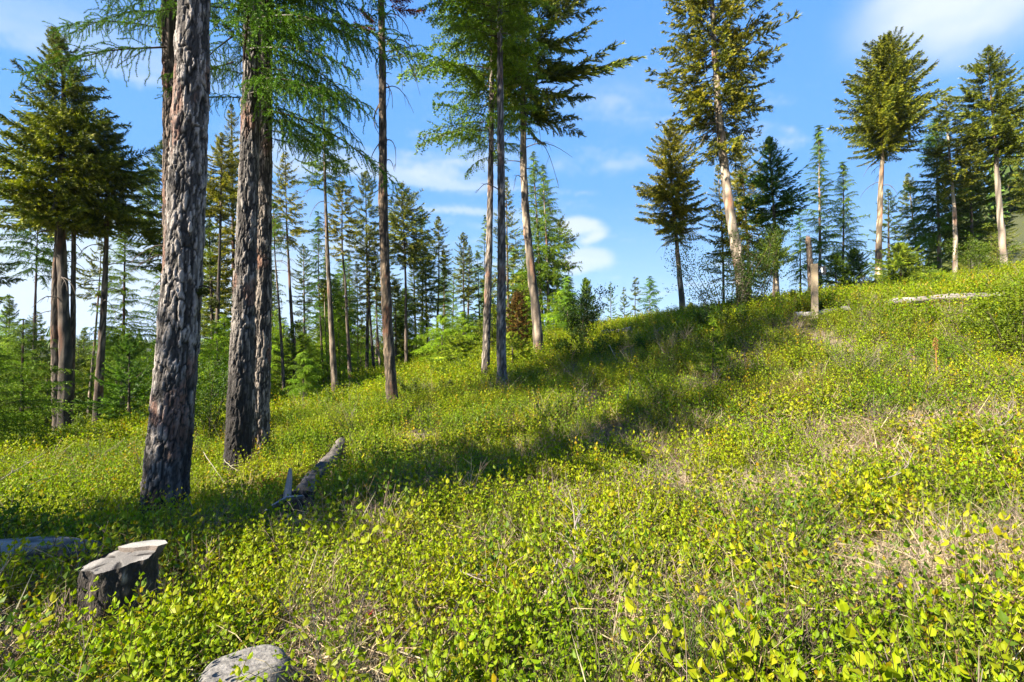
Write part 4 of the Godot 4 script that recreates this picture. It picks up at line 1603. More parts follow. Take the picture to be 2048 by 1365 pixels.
func trees() -> void:
	var tree: Node3D
	# the great trunks in front on the left
	tree = conifer("larch_tree", "stoutest dark-barked trunk, rising alone in front at the left", "larch", "", "larch", [Vector3(-4.58, -0.58, -6.40), Vector3(-4.54, 0.33, -6.40), Vector3(-4.44, 1.32, -6.40), Vector3(-4.36, 2.98, -6.40), Vector3(-4.30, 4.65, -6.40), Vector3(-4.26, 6.34, -6.40), Vector3(-4.33, 13.98, -6.40), Vector3(-4.38, 19.73, -6.40)], 0.255, 8.39, 2.60, 150, Color(1.0, 1.0, 0.9), {"pale": Color(0.185, 0.17, 0.158), "dark": Color(0.018, 0.016, 0.014), "dark_foot": 2.0, "taper": 0.2, "gaps": -0.3})
	witch_brooms(tree)
	tree = conifer("larch_tree", "dark trunk half hidden behind the stoutest trunk, its green boughs reaching left", "larch", "", "larch", [Vector3(-6.66, -0.38, -9.60), Vector3(-6.69, 1.65, -9.60), Vector3(-6.77, 4.04, -9.60), Vector3(-6.84, 6.66, -9.60), Vector3(-6.90, 8.69, -9.60), Vector3(-7.01, 15.92, -9.60), Vector3(-7.08, 20.67, -9.60)], 0.190, 8.49, 2.60, 120, Color(1.0, 1.0, 0.9), {"pale": Color(0.13, 0.1, 0.08), "dark": Color(0.02, 0.017, 0.015), "taper": 0.2, "gaps": -0.3})
	set_boughs(tree)
	tree = conifer("larch_tree", "left trunk of the dark pair under the hanging green boughs", "larch", "", "larch", [Vector3(-5.09, -0.37, -9.00), Vector3(-5.08, 0.17, -9.00), Vector3(-5.03, 1.65, -9.00), Vector3(-4.98, 3.05, -9.00), Vector3(-4.94, 4.46, -9.00), Vector3(-4.91, 6.35, -9.00), Vector3(-4.90, 8.25, -9.00), Vector3(-4.92, 14.05, -9.00), Vector3(-4.96, 20.48, -9.00)], 0.205, 8.82, 2.50, 130, Color(1.0, 1.0, 0.9), {"pale": Color(0.16, 0.145, 0.132), "dark": Color(0.016, 0.014, 0.013), "dark_foot": 2.6, "taper": 0.2, "gaps": -0.3})
	set_boughs(tree)
	tree = conifer("larch_tree", "right trunk of the pair, sunlit along its left side, with a darker foot", "larch", "", "larch", [Vector3(-5.43, -0.42, -10.40), Vector3(-5.42, 0.58, -10.40), Vector3(-5.38, 1.65, -10.40), Vector3(-5.37, 4.89, -10.40), Vector3(-5.36, 7.81, -10.40), Vector3(-5.35, 9.28, -10.40), Vector3(-5.39, 15.98, -10.40), Vector3(-5.41, 20.53, -10.40)], 0.195, 8.62, 2.40, 130, Color(1.0, 1.0, 0.9), {"pale": Color(0.19, 0.163, 0.137), "dark": Color(0.022, 0.018, 0.015), "dark_foot": 1.1, "taper": 0.2, "gaps": -0.3})
	set_boughs(tree)
	# slender trunks in the middle
	tree = conifer("dying_fir", "slender straight trunk with hooked bare branches and rust-red dead boughs near the top", "fir tree", "", "fir", [Vector3(-3.18, 0.35, -13.00), Vector3(-3.25, 0.85, -13.00), Vector3(-3.33, 1.92, -13.00), Vector3(-3.42, 3.67, -13.00), Vector3(-3.49, 5.71, -13.00), Vector3(-3.51, 7.98, -13.00), Vector3(-3.53, 9.81, -13.00), Vector3(-3.57, 11.18, -13.00), Vector3(-3.62, 15.77, -13.00)], 0.150, 12.43, 1.50, 46, Color(0.95, 1.0, 1.0), {"pale": Color(0.14, 0.105, 0.07), "dark": Color(0.03, 0.024, 0.018), "taper": 0.35})
	dress_dying_fir(tree)
	conifer("larch_tree", "middle and nearest of three close trunks, grey-barked, its crown beyond the frame", "larch", "", "larch", [Vector3(-0.27, 0.75, -14.00), Vector3(-0.32, 1.94, -14.00), Vector3(-0.30, 3.83, -14.00), Vector3(-0.31, 6.02, -14.00), Vector3(-0.34, 8.47, -14.00), Vector3(-0.35, 10.73, -14.00), Vector3(-0.37, 13.41, -14.00), Vector3(-0.38, 16.10, -14.00)], 0.145, 10.29, 2.00, 120, Color(1.25, 1.2, 0.9), {"pale": Color(0.16, 0.15, 0.145), "dark": Color(0.04, 0.036, 0.034), "taper": 0.3, "bias": 0.25, "bias_at": 3.14, "dead": 3, "dead_from": 0.35, "gaps": -0.5})
	conifer("larch_tree", "left of three close trunks, with a bright green larch crown leaning left", "larch", "", "larch", [Vector3(-0.89, 0.91, -16.00), Vector3(-0.83, 2.48, -16.00), Vector3(-0.76, 4.97, -16.00), Vector3(-0.73, 6.64, -16.00), Vector3(-0.70, 8.15, -16.00), Vector3(-0.67, 10.84, -16.00), Vector3(-0.64, 13.38, -16.00), Vector3(-0.61, 17.14, -16.00)], 0.135, 7.90, 2.35, 190, Color(1.25, 1.2, 0.9), {"pale": Color(0.2, 0.17, 0.14), "dark": Color(0.035, 0.03, 0.027), "dark_foot": 0.8, "taper": 0.25, "bias": 0.22, "bias_at": 3.14, "shape": 0.5, "crowd": 0.8, "gaps": -0.6})
	conifer("fir_tree", "right of three close trunks, leaning, its olive crown spreading to the right", "fir tree", "", "fir", [Vector3(1.10, 1.75, -19.00), Vector3(0.94, 3.22, -19.00), Vector3(0.71, 5.20, -19.00), Vector3(0.53, 7.18, -19.00), Vector3(0.45, 8.97, -19.00), Vector3(0.44, 11.57, -19.00), Vector3(0.46, 14.37, -19.00), Vector3(0.50, 16.59, -19.00), Vector3(0.52, 18.62, -19.00)], 0.195, 10.67, 2.90, 170, Color(0.85, 0.95, 0.9), {"pale": Color(0.24, 0.195, 0.145), "dark": Color(0.05, 0.042, 0.034), "taper": 0.3, "dead": 12, "dead_from": 0.35, "dead_length": 2.2, "bias": 0.35, "bias_at": 0.2, "shape": 0.45})
	# the left-hand group
	tree = conifer("fir_tree", "broad olive fir at the left with a dark trunk forking from a fused foot", "fir tree", "", "fir", [Vector3(-14.79, -1.09, -16.00), Vector3(-14.76, -0.00, -16.00), Vector3(-14.77, 1.65, -16.00), Vector3(-14.88, 3.31, -16.00), Vector3(-14.99, 4.97, -16.00), Vector3(-15.02, 6.64, -16.00), Vector3(-15.00, 8.32, -16.00), Vector3(-14.96, 10.00, -16.00), Vector3(-15.05, 11.35, -16.00), Vector3(-15.37, 12.40, -16.00)], 0.215, 5.81, 2.35, 230, Color(0.9, 1.0, 0.9), {"pale": Color(0.1, 0.08, 0.062), "dark": Color(0.03, 0.025, 0.02), "shape": 0.85, "dead": 10, "dead_from": 0.3, "dead_length": 1.3, "belly": 0.1})
	twin_trunk(tree)
	conifer("fir_tree", "dark straight fir trunk right of the forked tree, crown merging with its neighbour", "fir tree", "", "fir", [Vector3(-14.57, -0.98, -17.00), Vector3(-14.50, 0.60, -17.00), Vector3(-14.41, 2.53, -17.00), Vector3(-14.35, 4.29, -17.00), Vector3(-14.32, 6.07, -17.00), Vector3(-14.29, 7.31, -17.00), Vector3(-14.32, 9.72, -17.00)], 0.150, 5.71, 2.20, 110, Color(0.85, 0.95, 0.9), {"pale": Color(0.13, 0.1, 0.075), "dead": 9, "dead_from": 0.42, "dead_length": 1.4})
	conifer("slim_fir", "thin pale trunk slanting right beside the dark straight fir at the left", "fir tree", "", "fir", [Vector3(-17.51, -1.24, -20.00), Vector3(-17.44, -0.25, -20.00), Vector3(-17.27, 1.98, -20.00), Vector3(-17.11, 4.55, -20.00), Vector3(-17.05, 6.22, -20.00)], 0.075, 3.52, 1.10, 34, Color(0.95, 1.0, 1.0), {"pale": Color(0.22, 0.18, 0.14), "dead": 5, "dead_from": 0.3, "gaps": -0.2})
	conifer("larch_tree", "thin dark trunk near the left edge with sparse drooping larch boughs", "larch", "", "larch", [Vector3(-20.76, -0.52, -21.00), Vector3(-20.78, 1.87, -21.00), Vector3(-20.75, 3.83, -21.00), Vector3(-20.72, 5.57, -21.00), Vector3(-20.71, 8.64, -21.00)], 0.085, 4.81, 1.75, 60, Color(0.72, 0.85, 1.0), {"pale": Color(0.08, 0.055, 0.06), "shape": 0.55, "gaps": -0.25})
	conifer("larch_tree", "narrow bright green larch spire between the slanting fir and the stoutest trunk", "larch", "", "larch", [Vector3(-15.30, -1.48, -19.00), Vector3(-15.28, 1.65, -19.00), Vector3(-15.28, 4.41, -19.00), Vector3(-15.28, 7.08, -19.00)], 0.085, 0.28, 1.15, 120, Color(1.25, 1.2, 0.9), {"pale": Color(0.13, 0.1, 0.075), "shape": 0.8})
	conifer("young_larch", "bright young larch filling the left edge under the brow", "larch", "", "larch", [Vector3(-13.15, -1.03, -13.00), Vector3(-13.16, 0.85, -13.00), Vector3(-13.16, 2.46, -13.00)], 0.070, -0.76, 1.35, 110, Color(1.25, 1.2, 0.9), {"pale": Color(0.13, 0.1, 0.075), "shape": 0.7})
	conifer("young_larch", "lower young larch at the very left edge beside a taller one", "larch", "", "larch", [Vector3(-12.48, -0.95, -11.50), Vector3(-12.45, 0.46, -11.50), Vector3(-12.44, 1.77, -11.50)], 0.060, -0.60, 1.30, 90, Color(1.25, 1.2, 0.9), {"pale": Color(0.13, 0.1, 0.075), "shape": 0.7})
	conifer("spruce_tree", "small dark spire of spruce against the sky at the left edge", "spruce", "", "spruce", [Vector3(-24.97, -0.58, -24.00), Vector3(-24.99, 1.65, -24.00), Vector3(-25.02, 4.44, -24.00)], 0.060, 0.66, 1.00, 50, Color(0.62, 0.85, 0.8), {"pale": Color(0.13, 0.1, 0.075), "shape": 0.9})
	conifer("fir_tree", "fir whose branches poke in from beyond the left edge", "fir tree", "", "fir", [Vector3(-19.25, -1.50, -17.00), Vector3(-19.41, 3.41, -17.00), Vector3(-19.55, 8.73, -17.00)], 0.140, 2.71, 1.75, 90, Color(0.62, 0.85, 0.8), {"pale": Color(0.13, 0.1, 0.075)})
	conifer("spruce_tree", "dark low spruce behind the grass, left of the stoutest trunk", "spruce", "", "spruce", [Vector3(-12.24, -0.87, -15.50), Vector3(-12.26, 0.53, -15.50), Vector3(-12.28, 2.10, -15.50)], 0.055, -0.75, 1.20, 90, Color(0.5, 0.95, 0.7), {"pale": Color(0.13, 0.1, 0.075), "shape": 0.8})
	conifer("fir_tree", "dark fir crown showing left of the stoutest trunk", "fir tree", "", "fir", [Vector3(-14.21, -1.44, -20.00), Vector3(-14.34, 3.72, -20.00), Vector3(-14.47, 7.47, -20.00), Vector3(-14.55, 10.30, -20.00)], 0.130, 4.87, 2.10, 100, Color(0.62, 0.85, 0.8), {"pale": Color(0.13, 0.1, 0.075), "dead": 5, "dead_length": 1.6, "dead_from": 0.4})
	conifer("larch_tree", "small larch spire just left of the stoutest trunk", "larch", "", "larch", [Vector3(-15.92, -1.75, -22.00), Vector3(-16.01, 3.02, -22.00), Vector3(-16.07, 5.76, -22.00)], 0.070, 0.29, 1.30, 60, Color(0.95, 1.0, 0.8), {"pale": Color(0.13, 0.1, 0.075)})
	conifer("fir_tree", "thin trunk seen between the stoutest trunk and the dark pair, olive crown above", "fir tree", "", "fir", [Vector3(-14.67, -0.58, -24.00), Vector3(-14.65, 2.89, -24.00), Vector3(-14.59, 5.63, -24.00), Vector3(-14.54, 8.13, -24.00), Vector3(-14.51, 12.41, -24.00)], 0.130, 8.13, 1.90, 90, Color(1.45, 1.3, 1.0), {"pale": Color(0.13, 0.1, 0.075), "dead": 6, "dead_from": 0.4, "dead_length": 1.2})
	conifer("fir_tree", "dense olive fir crown behind the dark pair of trunks", "fir tree", "", "fir", [Vector3(-15.44, -1.13, -27.00), Vector3(-15.55, 4.45, -27.00), Vector3(-15.69, 9.51, -27.00), Vector3(-15.83, 15.46, -27.00)], 0.160, 3.33, 2.20, 150, Color(1.45, 1.3, 1.0), {"pale": Color(0.13, 0.1, 0.075)})
	conifer("larch_tree", "slim leaning trunk with drooping bare side twigs, right of the sunlit pair", "larch", "", "larch", [Vector3(-9.86, -0.30, -21.00), Vector3(-10.01, 1.87, -21.00), Vector3(-10.16, 3.83, -21.00), Vector3(-10.33, 5.57, -21.00), Vector3(-10.44, 8.20, -21.00)], 0.075, 5.90, 0.90, 34, Color(0.95, 1.0, 1.0), {"pale": Color(0.13, 0.1, 0.075), "dead": 16, "dead_from": 0.45, "dead_length": 1.0})
	conifer("fir_tree", "olive fir with a pointed crown directly right of the sunlit pair", "fir tree", "", "fir", [Vector3(-10.26, -0.01, -23.00), Vector3(-10.37, 1.65, -23.00), Vector3(-10.50, 3.08, -23.00), Vector3(-10.64, 5.47, -23.00), Vector3(-10.78, 7.62, -23.00), Vector3(-10.88, 11.04, -23.00)], 0.105, 6.66, 1.50, 90, Color(1.45, 1.3, 1.0), {"pale": Color(0.13, 0.1, 0.075), "dead": 6, "dead_from": 0.5, "dead_length": 1.2})
	conifer("fir_tree", "yellow-green fir crown on a grey slanting trunk under the big green boughs", "fir tree", "", "fir", [Vector3(-6.72, -0.07, -18.50), Vector3(-6.87, 1.65, -18.50), Vector3(-6.97, 3.38, -18.50), Vector3(-7.08, 5.11, -18.50), Vector3(-7.18, 7.42, -18.50), Vector3(-7.22, 8.78, -18.50), Vector3(-7.28, 11.89, -18.50)], 0.125, 7.71, 1.35, 110, Color(0.95, 1.3, 0.95), {"pale": Color(0.17, 0.135, 0.1), "dead": 8, "dead_from": 0.45, "dead_length": 1.0})
	conifer("fir_tree", "fir with a round olive tuft of foliage halfway up its bare trunk", "fir tree", "", "fir", [Vector3(-7.65, 0.11, -23.00), Vector3(-7.83, 2.60, -23.00), Vector3(-7.96, 4.99, -23.00), Vector3(-8.12, 6.42, -23.00), Vector3(-8.13, 7.86, -23.00), Vector3(-8.14, 9.59, -23.00)], 0.095, 5.90, 1.05, 90, Color(1.45, 1.3, 1.0), {"pale": Color(0.13, 0.1, 0.075), "dead": 8, "dead_from": 0.4, "dead_length": 1.0, "shape": 0.35, "ragged": 0.12, "belly": 0.3})
	conifer("larch_tree", "blue-green sparse larch left of the grey slanting trunk", "larch", "", "larch", [Vector3(-9.70, -0.67, -25.00), Vector3(-9.91, 2.94, -25.00), Vector3(-10.03, 5.28, -25.00), Vector3(-10.08, 8.80, -25.00)], 0.070, 2.69, 1.15, 80, Color(0.72, 0.85, 1.0), {"pale": Color(0.13, 0.1, 0.075), "gaps": -0.25})
	conifer("slim_fir", "pale pole-thin trunk between two darker ones, left of the grey slanting fir", "fir tree", "", "fir", [Vector3(-9.07, -0.58, -24.00), Vector3(-9.18, 1.16, -24.00), Vector3(-9.29, 2.89, -24.00), Vector3(-9.36, 5.13, -24.00)], 0.050, 4.14, 0.50, 20, Color(0.95, 1.0, 1.0), {"pale": Color(0.24, 0.19, 0.14)})
	conifer("fir_tree", "tall olive fir left of the dying fir, on a thin dark trunk", "fir tree", "", "fir", [Vector3(-7.81, 0.17, -26.00), Vector3(-7.78, 4.34, -26.00), Vector3(-7.86, 7.59, -26.00), Vector3(-7.93, 11.26, -26.00)], 0.105, 6.24, 1.35, 100, Color(0.95, 1.0, 1.0), {"pale": Color(0.06, 0.05, 0.045), "shape": 0.6})
	conifer("slim_fir", "dark trunk crossing in front of the tall olive fir and leaning left", "fir tree", "", "fir", [Vector3(-7.08, 0.23, -25.00), Vector3(-7.27, 2.17, -25.00), Vector3(-7.41, 4.24, -25.00), Vector3(-7.43, 8.14, -25.00)], 0.085, 5.28, 0.90, 40, Color(0.95, 1.0, 1.0), {"pale": Color(0.07, 0.055, 0.045)})
	conifer("slim_fir", "light thin trunk right beside the foot of the dark leaning trunk", "fir tree", "", "fir", [Vector3(-7.06, 0.04, -26.00), Vector3(-7.21, 2.19, -26.00), Vector3(-7.32, 3.80, -26.00), Vector3(-7.39, 6.91, -26.00)], 0.070, 3.94, 1.30, 60, Color(1.45, 1.3, 1.0), {"pale": Color(0.24, 0.19, 0.14)})
	conifer("fir_tree", "low fir with olive layers between the tufted fir and the dying fir", "fir tree", "", "fir", [Vector3(-9.86, -0.59, -31.00), Vector3(-9.91, 3.26, -31.00), Vector3(-9.97, 7.28, -31.00)], 0.070, 1.97, 1.30, 70, Color(1.45, 1.3, 1.0), {"pale": Color(0.26, 0.21, 0.15)})
	conifer("fir_tree", "tall fir with dark lower boughs just right of the dying fir", "fir tree", "", "fir", [Vector3(-5.45, 0.75, -25.00), Vector3(-5.49, 2.94, -25.00), Vector3(-5.52, 5.54, -25.00), Vector3(-5.61, 7.62, -25.00), Vector3(-5.75, 10.18, -25.00)], 0.100, 6.06, 1.70, 130, Color(0.95, 1.0, 1.0), {"pale": Color(0.13, 0.1, 0.075), "shape": 0.55, "bias": 0.15, "bias_at": 0.0})
	conifer("larch_tree", "green-topped larch leaning against the dark-boughed fir", "larch", "", "larch", [Vector3(-5.05, 0.81, -27.00), Vector3(-5.01, 4.45, -27.00), Vector3(-4.99, 6.69, -27.00), Vector3(-5.05, 9.65, -27.00)], 0.075, 5.29, 1.00, 70, Color(1.0, 1.0, 0.9), {"pale": Color(0.07, 0.06, 0.055)})
	conifer("fir_tree", "round dark fir crown low behind the dying fir", "fir tree", "", "fir", [Vector3(-6.47, -0.02, -27.00), Vector3(-6.51, 3.05, -27.00), Vector3(-6.58, 5.43, -27.00)], 0.070, 2.77, 1.00, 60, Color(0.62, 0.85, 0.8), {"pale": Color(0.13, 0.1, 0.075), "shape": 0.5})
	conifer("fir_tree", "symmetrical olive fir in the gap right of the dark-boughed fir", "fir tree", "", "fir", [Vector3(-4.40, 0.93, -28.00), Vector3(-4.32, 3.39, -28.00), Vector3(-4.24, 5.71, -28.00), Vector3(-4.28, 9.36, -28.00)], 0.095, 5.13, 1.10, 100, Color(0.95, 1.0, 1.0), {"pale": Color(0.14, 0.11, 0.08), "shape": 0.65})
	conifer("larch_tree", "wispy larch with a light trunk between two olive firs in the middle", "larch", "", "larch", [Vector3(-4.28, 0.88, -30.00), Vector3(-4.22, 3.51, -30.00), Vector3(-4.20, 6.78, -30.00)], 0.045, 3.51, 0.90, 40, Color(0.9, 1.0, 0.9), {"pale": Color(0.25, 0.2, 0.15)})
	conifer("fir_tree", "small-crowned olive fir left of the three close trunks", "fir tree", "", "fir", [Vector3(-2.92, 1.34, -30.00), Vector3(-2.98, 4.14, -30.00), Vector3(-3.02, 6.01, -30.00), Vector3(-3.05, 8.88, -30.00)], 0.085, 4.76, 1.15, 80, Color(0.95, 1.0, 1.0), {"pale": Color(0.13, 0.1, 0.075), "shape": 0.65})
	conifer("fir_tree", "dark little fir close against the left one of the three trunks", "fir tree", "", "fir", [Vector3(-1.99, 1.65, -31.00), Vector3(-2.12, 4.86, -31.00), Vector3(-2.22, 7.99, -31.00)], 0.075, 3.58, 1.00, 60, Color(0.62, 0.85, 0.8), {"pale": Color(0.13, 0.1, 0.075)})
	conifer("larch_tree", "slim larch tip rising behind the left one of the three trunks", "larch", "", "larch", [Vector3(-1.98, 1.99, -33.00), Vector3(-1.92, 6.44, -33.00), Vector3(-1.85, 10.91, -33.00)], 0.080, 5.07, 1.00, 60, Color(1.25, 1.2, 0.9), {"pale": Color(0.13, 0.1, 0.075)})
	conifer("fir_tree", "pale olive fir seen between the middle and right one of three trunks", "fir tree", "", "fir", [Vector3(-0.19, 1.92, -26.00), Vector3(-0.22, 4.34, -26.00), Vector3(-0.27, 7.59, -26.00), Vector3(-0.32, 10.98, -26.00)], 0.100, 3.54, 1.50, 120, Color(1.1, 1.15, 1.0), {"pale": Color(0.2, 0.16, 0.12), "dead": 6, "dead_length": 1.3, "dead_from": 0.4})
	conifer("larch_tree", "large bright larch spreading right of the three close trunks", "larch", "", "larch", [Vector3(1.77, 2.23, -28.00), Vector3(1.63, 6.01, -28.00), Vector3(1.43, 9.80, -28.00), Vector3(1.20, 13.17, -28.00)], 0.130, 3.39, 1.90, 170, Color(1.25, 1.2, 0.9), {"pale": Color(0.27, 0.23, 0.18), "dead": 6, "dead_length": 1.5, "bias": 0.15, "bias_at": 0.0})
	conifer("larch_tree", "second bright larch top close beside the large bright larch", "larch", "", "larch", [Vector3(2.07, 2.35, -27.00), Vector3(1.96, 7.26, -27.00), Vector3(1.71, 11.99, -27.00)], 0.100, 3.61, 1.60, 130, Color(1.25, 1.2, 0.9), {"pale": Color(0.27, 0.23, 0.18), "bias": 0.2, "bias_at": 0.0})
	conifer("fir_tree", "fir with upswept branch ends right of the bright larches", "fir tree", "", "fir", [Vector3(2.82, 2.77, -31.00), Vector3(2.92, 6.15, -31.00), Vector3(2.99, 8.09, -31.00), Vector3(3.16, 10.09, -31.00)], 0.090, 5.83, 1.35, 70, Color(0.95, 1.0, 1.0), {"pale": Color(0.08, 0.07, 0.06), "bias": 0.3, "bias_at": 0.0, "shape": 0.45})
	conifer("young_larch", "young bright larch standing before the sky beyond the bank", "larch", "", "larch", [Vector3(2.78, 2.27, -24.00), Vector3(2.76, 3.89, -24.00), Vector3(2.76, 5.33, -24.00)], 0.050, 2.45, 0.85, 90, Color(0.95, 1.1, 0.8), {"pale": Color(0.13, 0.1, 0.075)})
	conifer("fir_tree", "dark pointed young fir beside the young bright larch", "fir tree", "", "spruce", [Vector3(3.93, 2.30, -25.00), Vector3(3.88, 3.72, -25.00), Vector3(3.84, 5.33, -25.00)], 0.060, 2.82, 0.85, 80, Color(0.6, 0.95, 0.75), {"pale": Color(0.13, 0.1, 0.075)})
	conifer("spruce_tree", "tiny spruce spire on the skyline beyond the bank", "spruce", "", "spruce", [Vector3(8.19, 2.07, -40.00), Vector3(8.20, 4.14, -40.00), Vector3(8.17, 7.25, -40.00)], 0.060, 3.72, 0.75, 40, Color(0.6, 1.0, 0.8), {"pale": Color(0.13, 0.1, 0.075)})
	conifer("spruce_tree", "rounder small spruce on the skyline, right of the tiny spire", "spruce", "", "spruce", [Vector3(9.82, 2.09, -42.00), Vector3(9.78, 4.26, -42.00), Vector3(9.75, 7.05, -42.00)], 0.060, 3.39, 0.90, 45, Color(0.62, 0.85, 0.8), {"pale": Color(0.13, 0.1, 0.075)})
	conifer("bare_sapling", "bare-topped thin sapling with two leaders on the skyline", "sapling", "", "fir", [Vector3(6.87, 1.93, -27.00), Vector3(6.88, 3.33, -27.00), Vector3(6.91, 5.71, -27.00)], 0.035, 2.77, 0.60, 24, Color(0.6, 0.75, 0.8), {"pale": Color(0.09, 0.07, 0.05), "dead": 10, "dead_from": 0.5, "dead_length": 0.4})
	conifer("larch_tree", "thin-trunked small larch left of the golden fir", "larch", "", "larch", [Vector3(9.42, 2.68, -33.00), Vector3(9.43, 4.39, -33.00), Vector3(9.44, 6.68, -33.00)], 0.050, 4.21, 0.95, 40, Color(0.75, 0.95, 0.9), {"pale": Color(0.3, 0.25, 0.19)})
	# the crest on the right
	conifer("fir_tree", "golden olive fir with a full rounded crown left of the tall leaning fir", "fir tree", "", "fir", [Vector3(8.90, 3.51, -25.00), Vector3(8.71, 5.28, -25.00), Vector3(8.54, 7.36, -25.00), Vector3(8.39, 8.93, -25.00), Vector3(8.28, 11.02, -25.00), Vector3(8.19, 13.38, -25.00)], 0.165, 7.36, 1.75, 230, Color(1.45, 1.3, 1.0), {"pale": Color(0.33, 0.275, 0.21), "dark": Color(0.09, 0.075, 0.06), "dead": 7, "dead_from": 0.4, "dead_length": 1.3, "shape": 0.5, "belly": 0.25})
	conifer("fir_tree", "tallest leaning fir on the right, pale trunk running out of the frame", "fir tree", "", "fir", [Vector3(9.15, 3.38, -19.00), Vector3(8.99, 4.80, -19.00), Vector3(8.76, 6.19, -19.00), Vector3(8.52, 7.78, -19.00), Vector3(8.33, 9.57, -19.00), Vector3(8.17, 11.57, -19.00), Vector3(8.03, 13.97, -19.00), Vector3(7.93, 16.19, -19.00), Vector3(7.87, 19.23, -19.00)], 0.235, 9.37, 2.35, 190, Color(1.05, 1.0, 0.95), {"pale": Color(0.33, 0.275, 0.21), "dark": Color(0.1, 0.085, 0.065), "taper": 0.18, "dead": 9, "dead_from": 0.42, "dead_length": 1.6, "shape": 0.42, "gaps": -0.3, "belly": 0.3})
	conifer("fir_tree", "olive fir standing close behind the tallest leaning fir", "fir tree", "", "fir", [Vector3(12.32, 3.59, -25.00), Vector3(12.29, 6.32, -25.00), Vector3(12.11, 9.45, -25.00), Vector3(11.83, 12.46, -25.00)], 0.110, 5.28, 1.90, 140, Color(1.45, 1.3, 1.0), {"pale": Color(0.26, 0.21, 0.16), "shape": 0.6})
	conifer("fir_tree", "thin fir between the golden fir and the tallest leaning trunk", "fir tree", "", "fir", [Vector3(11.85, 3.75, -27.00), Vector3(11.83, 7.26, -27.00), Vector3(11.68, 10.07, -27.00), Vector3(11.58, 12.05, -27.00)], 0.080, 5.57, 1.30, 70, Color(1.1, 1.1, 0.9), {"pale": Color(0.26, 0.21, 0.16)})
	conifer("dark_fir", "dark green fir with sunlit yellow lower sprays right of the tallest leaning fir", "fir tree", "", "spruce", [Vector3(12.65, 3.79, -23.00), Vector3(12.60, 5.95, -23.00), Vector3(12.53, 8.34, -23.00), Vector3(12.32, 11.77, -23.00)], 0.125, 7.50, 1.75, 170, Color(0.45, 0.85, 0.55), {"pale": Color(0.33, 0.28, 0.21), "shape": 0.7})
	conifer("young_fir", "young yellow-green fir in front of the dark green fir's foot", "fir tree", "", "spruce", [Vector3(10.83, 3.31, -20.00), Vector3(10.87, 4.97, -20.00), Vector3(10.97, 6.74, -20.00)], 0.060, 4.87, 0.85, 70, Color(0.95, 1.25, 0.8), {"pale": Color(0.13, 0.1, 0.075), "shape": 0.5})
	conifer("larch_tree", "tall narrow larch with a light trunk directly behind the number post", "larch", "", "larch", [Vector3(16.00, 4.24, -25.00), Vector3(15.98, 6.32, -25.00), Vector3(16.00, 8.14, -25.00), Vector3(16.00, 10.23, -25.00), Vector3(16.01, 13.33, -25.00)], 0.095, 5.28, 1.25, 130, Color(1.0, 1.0, 0.9), {"pale": Color(0.36, 0.31, 0.24), "shape": 0.85})
	conifer("larch_tree", "shorter larch with a dark trunk right of the number post", "larch", "", "larch", [Vector3(17.83, 4.61, -26.00), Vector3(17.89, 7.05, -26.00), Vector3(17.94, 8.95, -26.00), Vector3(17.92, 11.80, -26.00)], 0.080, 5.42, 1.20, 110, Color(1.25, 1.2, 0.9), {"pale": Color(0.08, 0.07, 0.06), "shape": 0.7})
	conifer("small_larch", "small dark larch left of the broken snag", "larch", "", "larch", [Vector3(16.14, 4.31, -27.00), Vector3(16.16, 6.13, -27.00), Vector3(16.16, 9.09, -27.00)], 0.065, 5.29, 1.00, 55, Color(0.6, 0.8, 0.9), {"pale": Color(0.07, 0.06, 0.055)})
	conifer("fir_tree", "upright fir with a dense dark-gold crown and long bare tan trunk", "fir tree", "", "fir", [Vector3(18.23, 4.83, -24.00), Vector3(18.29, 7.13, -24.00), Vector3(18.42, 9.64, -24.00), Vector3(18.56, 11.90, -24.00), Vector3(18.66, 14.17, -24.00), Vector3(18.88, 17.22, -24.00)], 0.165, 11.40, 2.05, 210, Color(1.0, 1.05, 0.9), {"pale": Color(0.38, 0.3, 0.2), "dark": Color(0.12, 0.095, 0.065), "dead": 12, "dead_from": 0.42, "dead_length": 1.2, "shape": 0.42, "belly": 0.3, "gaps": -0.5})
	conifer("fir_tree", "dark fir behind the long bare tan trunk", "fir tree", "", "fir", [Vector3(22.69, 5.26, -29.00), Vector3(22.69, 7.67, -29.00), Vector3(22.71, 11.30, -29.00)], 0.100, 6.01, 1.50, 80, Color(0.62, 0.85, 0.8), {"pale": Color(0.13, 0.1, 0.075)})
	conifer("fir_tree", "light slim fir leaning left between the tan trunk and the layered larch", "fir tree", "", "fir", [Vector3(24.53, 5.86, -29.00), Vector3(24.38, 7.94, -29.00), Vector3(24.22, 9.03, -29.00), Vector3(24.06, 10.70, -29.00), Vector3(23.88, 12.27, -29.00)], 0.090, 6.92, 1.25, 90, Color(0.85, 0.95, 1.05), {"pale": Color(0.33, 0.27, 0.21)})
	conifer("larch_tree", "larch with level green layers among the right-hand trunks", "larch", "", "larch", [Vector3(23.96, 5.57, -27.00), Vector3(23.95, 8.66, -27.00), Vector3(23.91, 10.92, -27.00), Vector3(23.88, 14.60, -27.00)], 0.110, 5.99, 1.75, 190, Color(0.85, 0.95, 0.8), {"pale": Color(0.33, 0.29, 0.24), "shape": 0.5})
	conifer("fir_tree", "olive fir on a smooth pale trunk, third tall crown from the right", "fir tree", "", "fir", [Vector3(22.94, 5.54, -25.00), Vector3(23.05, 7.62, -25.00), Vector3(22.98, 9.45, -25.00), Vector3(22.83, 11.28, -25.00), Vector3(22.75, 12.59, -25.00), Vector3(22.60, 14.96, -25.00)], 0.125, 9.45, 1.55, 130, Color(1.05, 1.1, 0.95), {"pale": Color(0.36, 0.31, 0.24), "shape": 0.6})
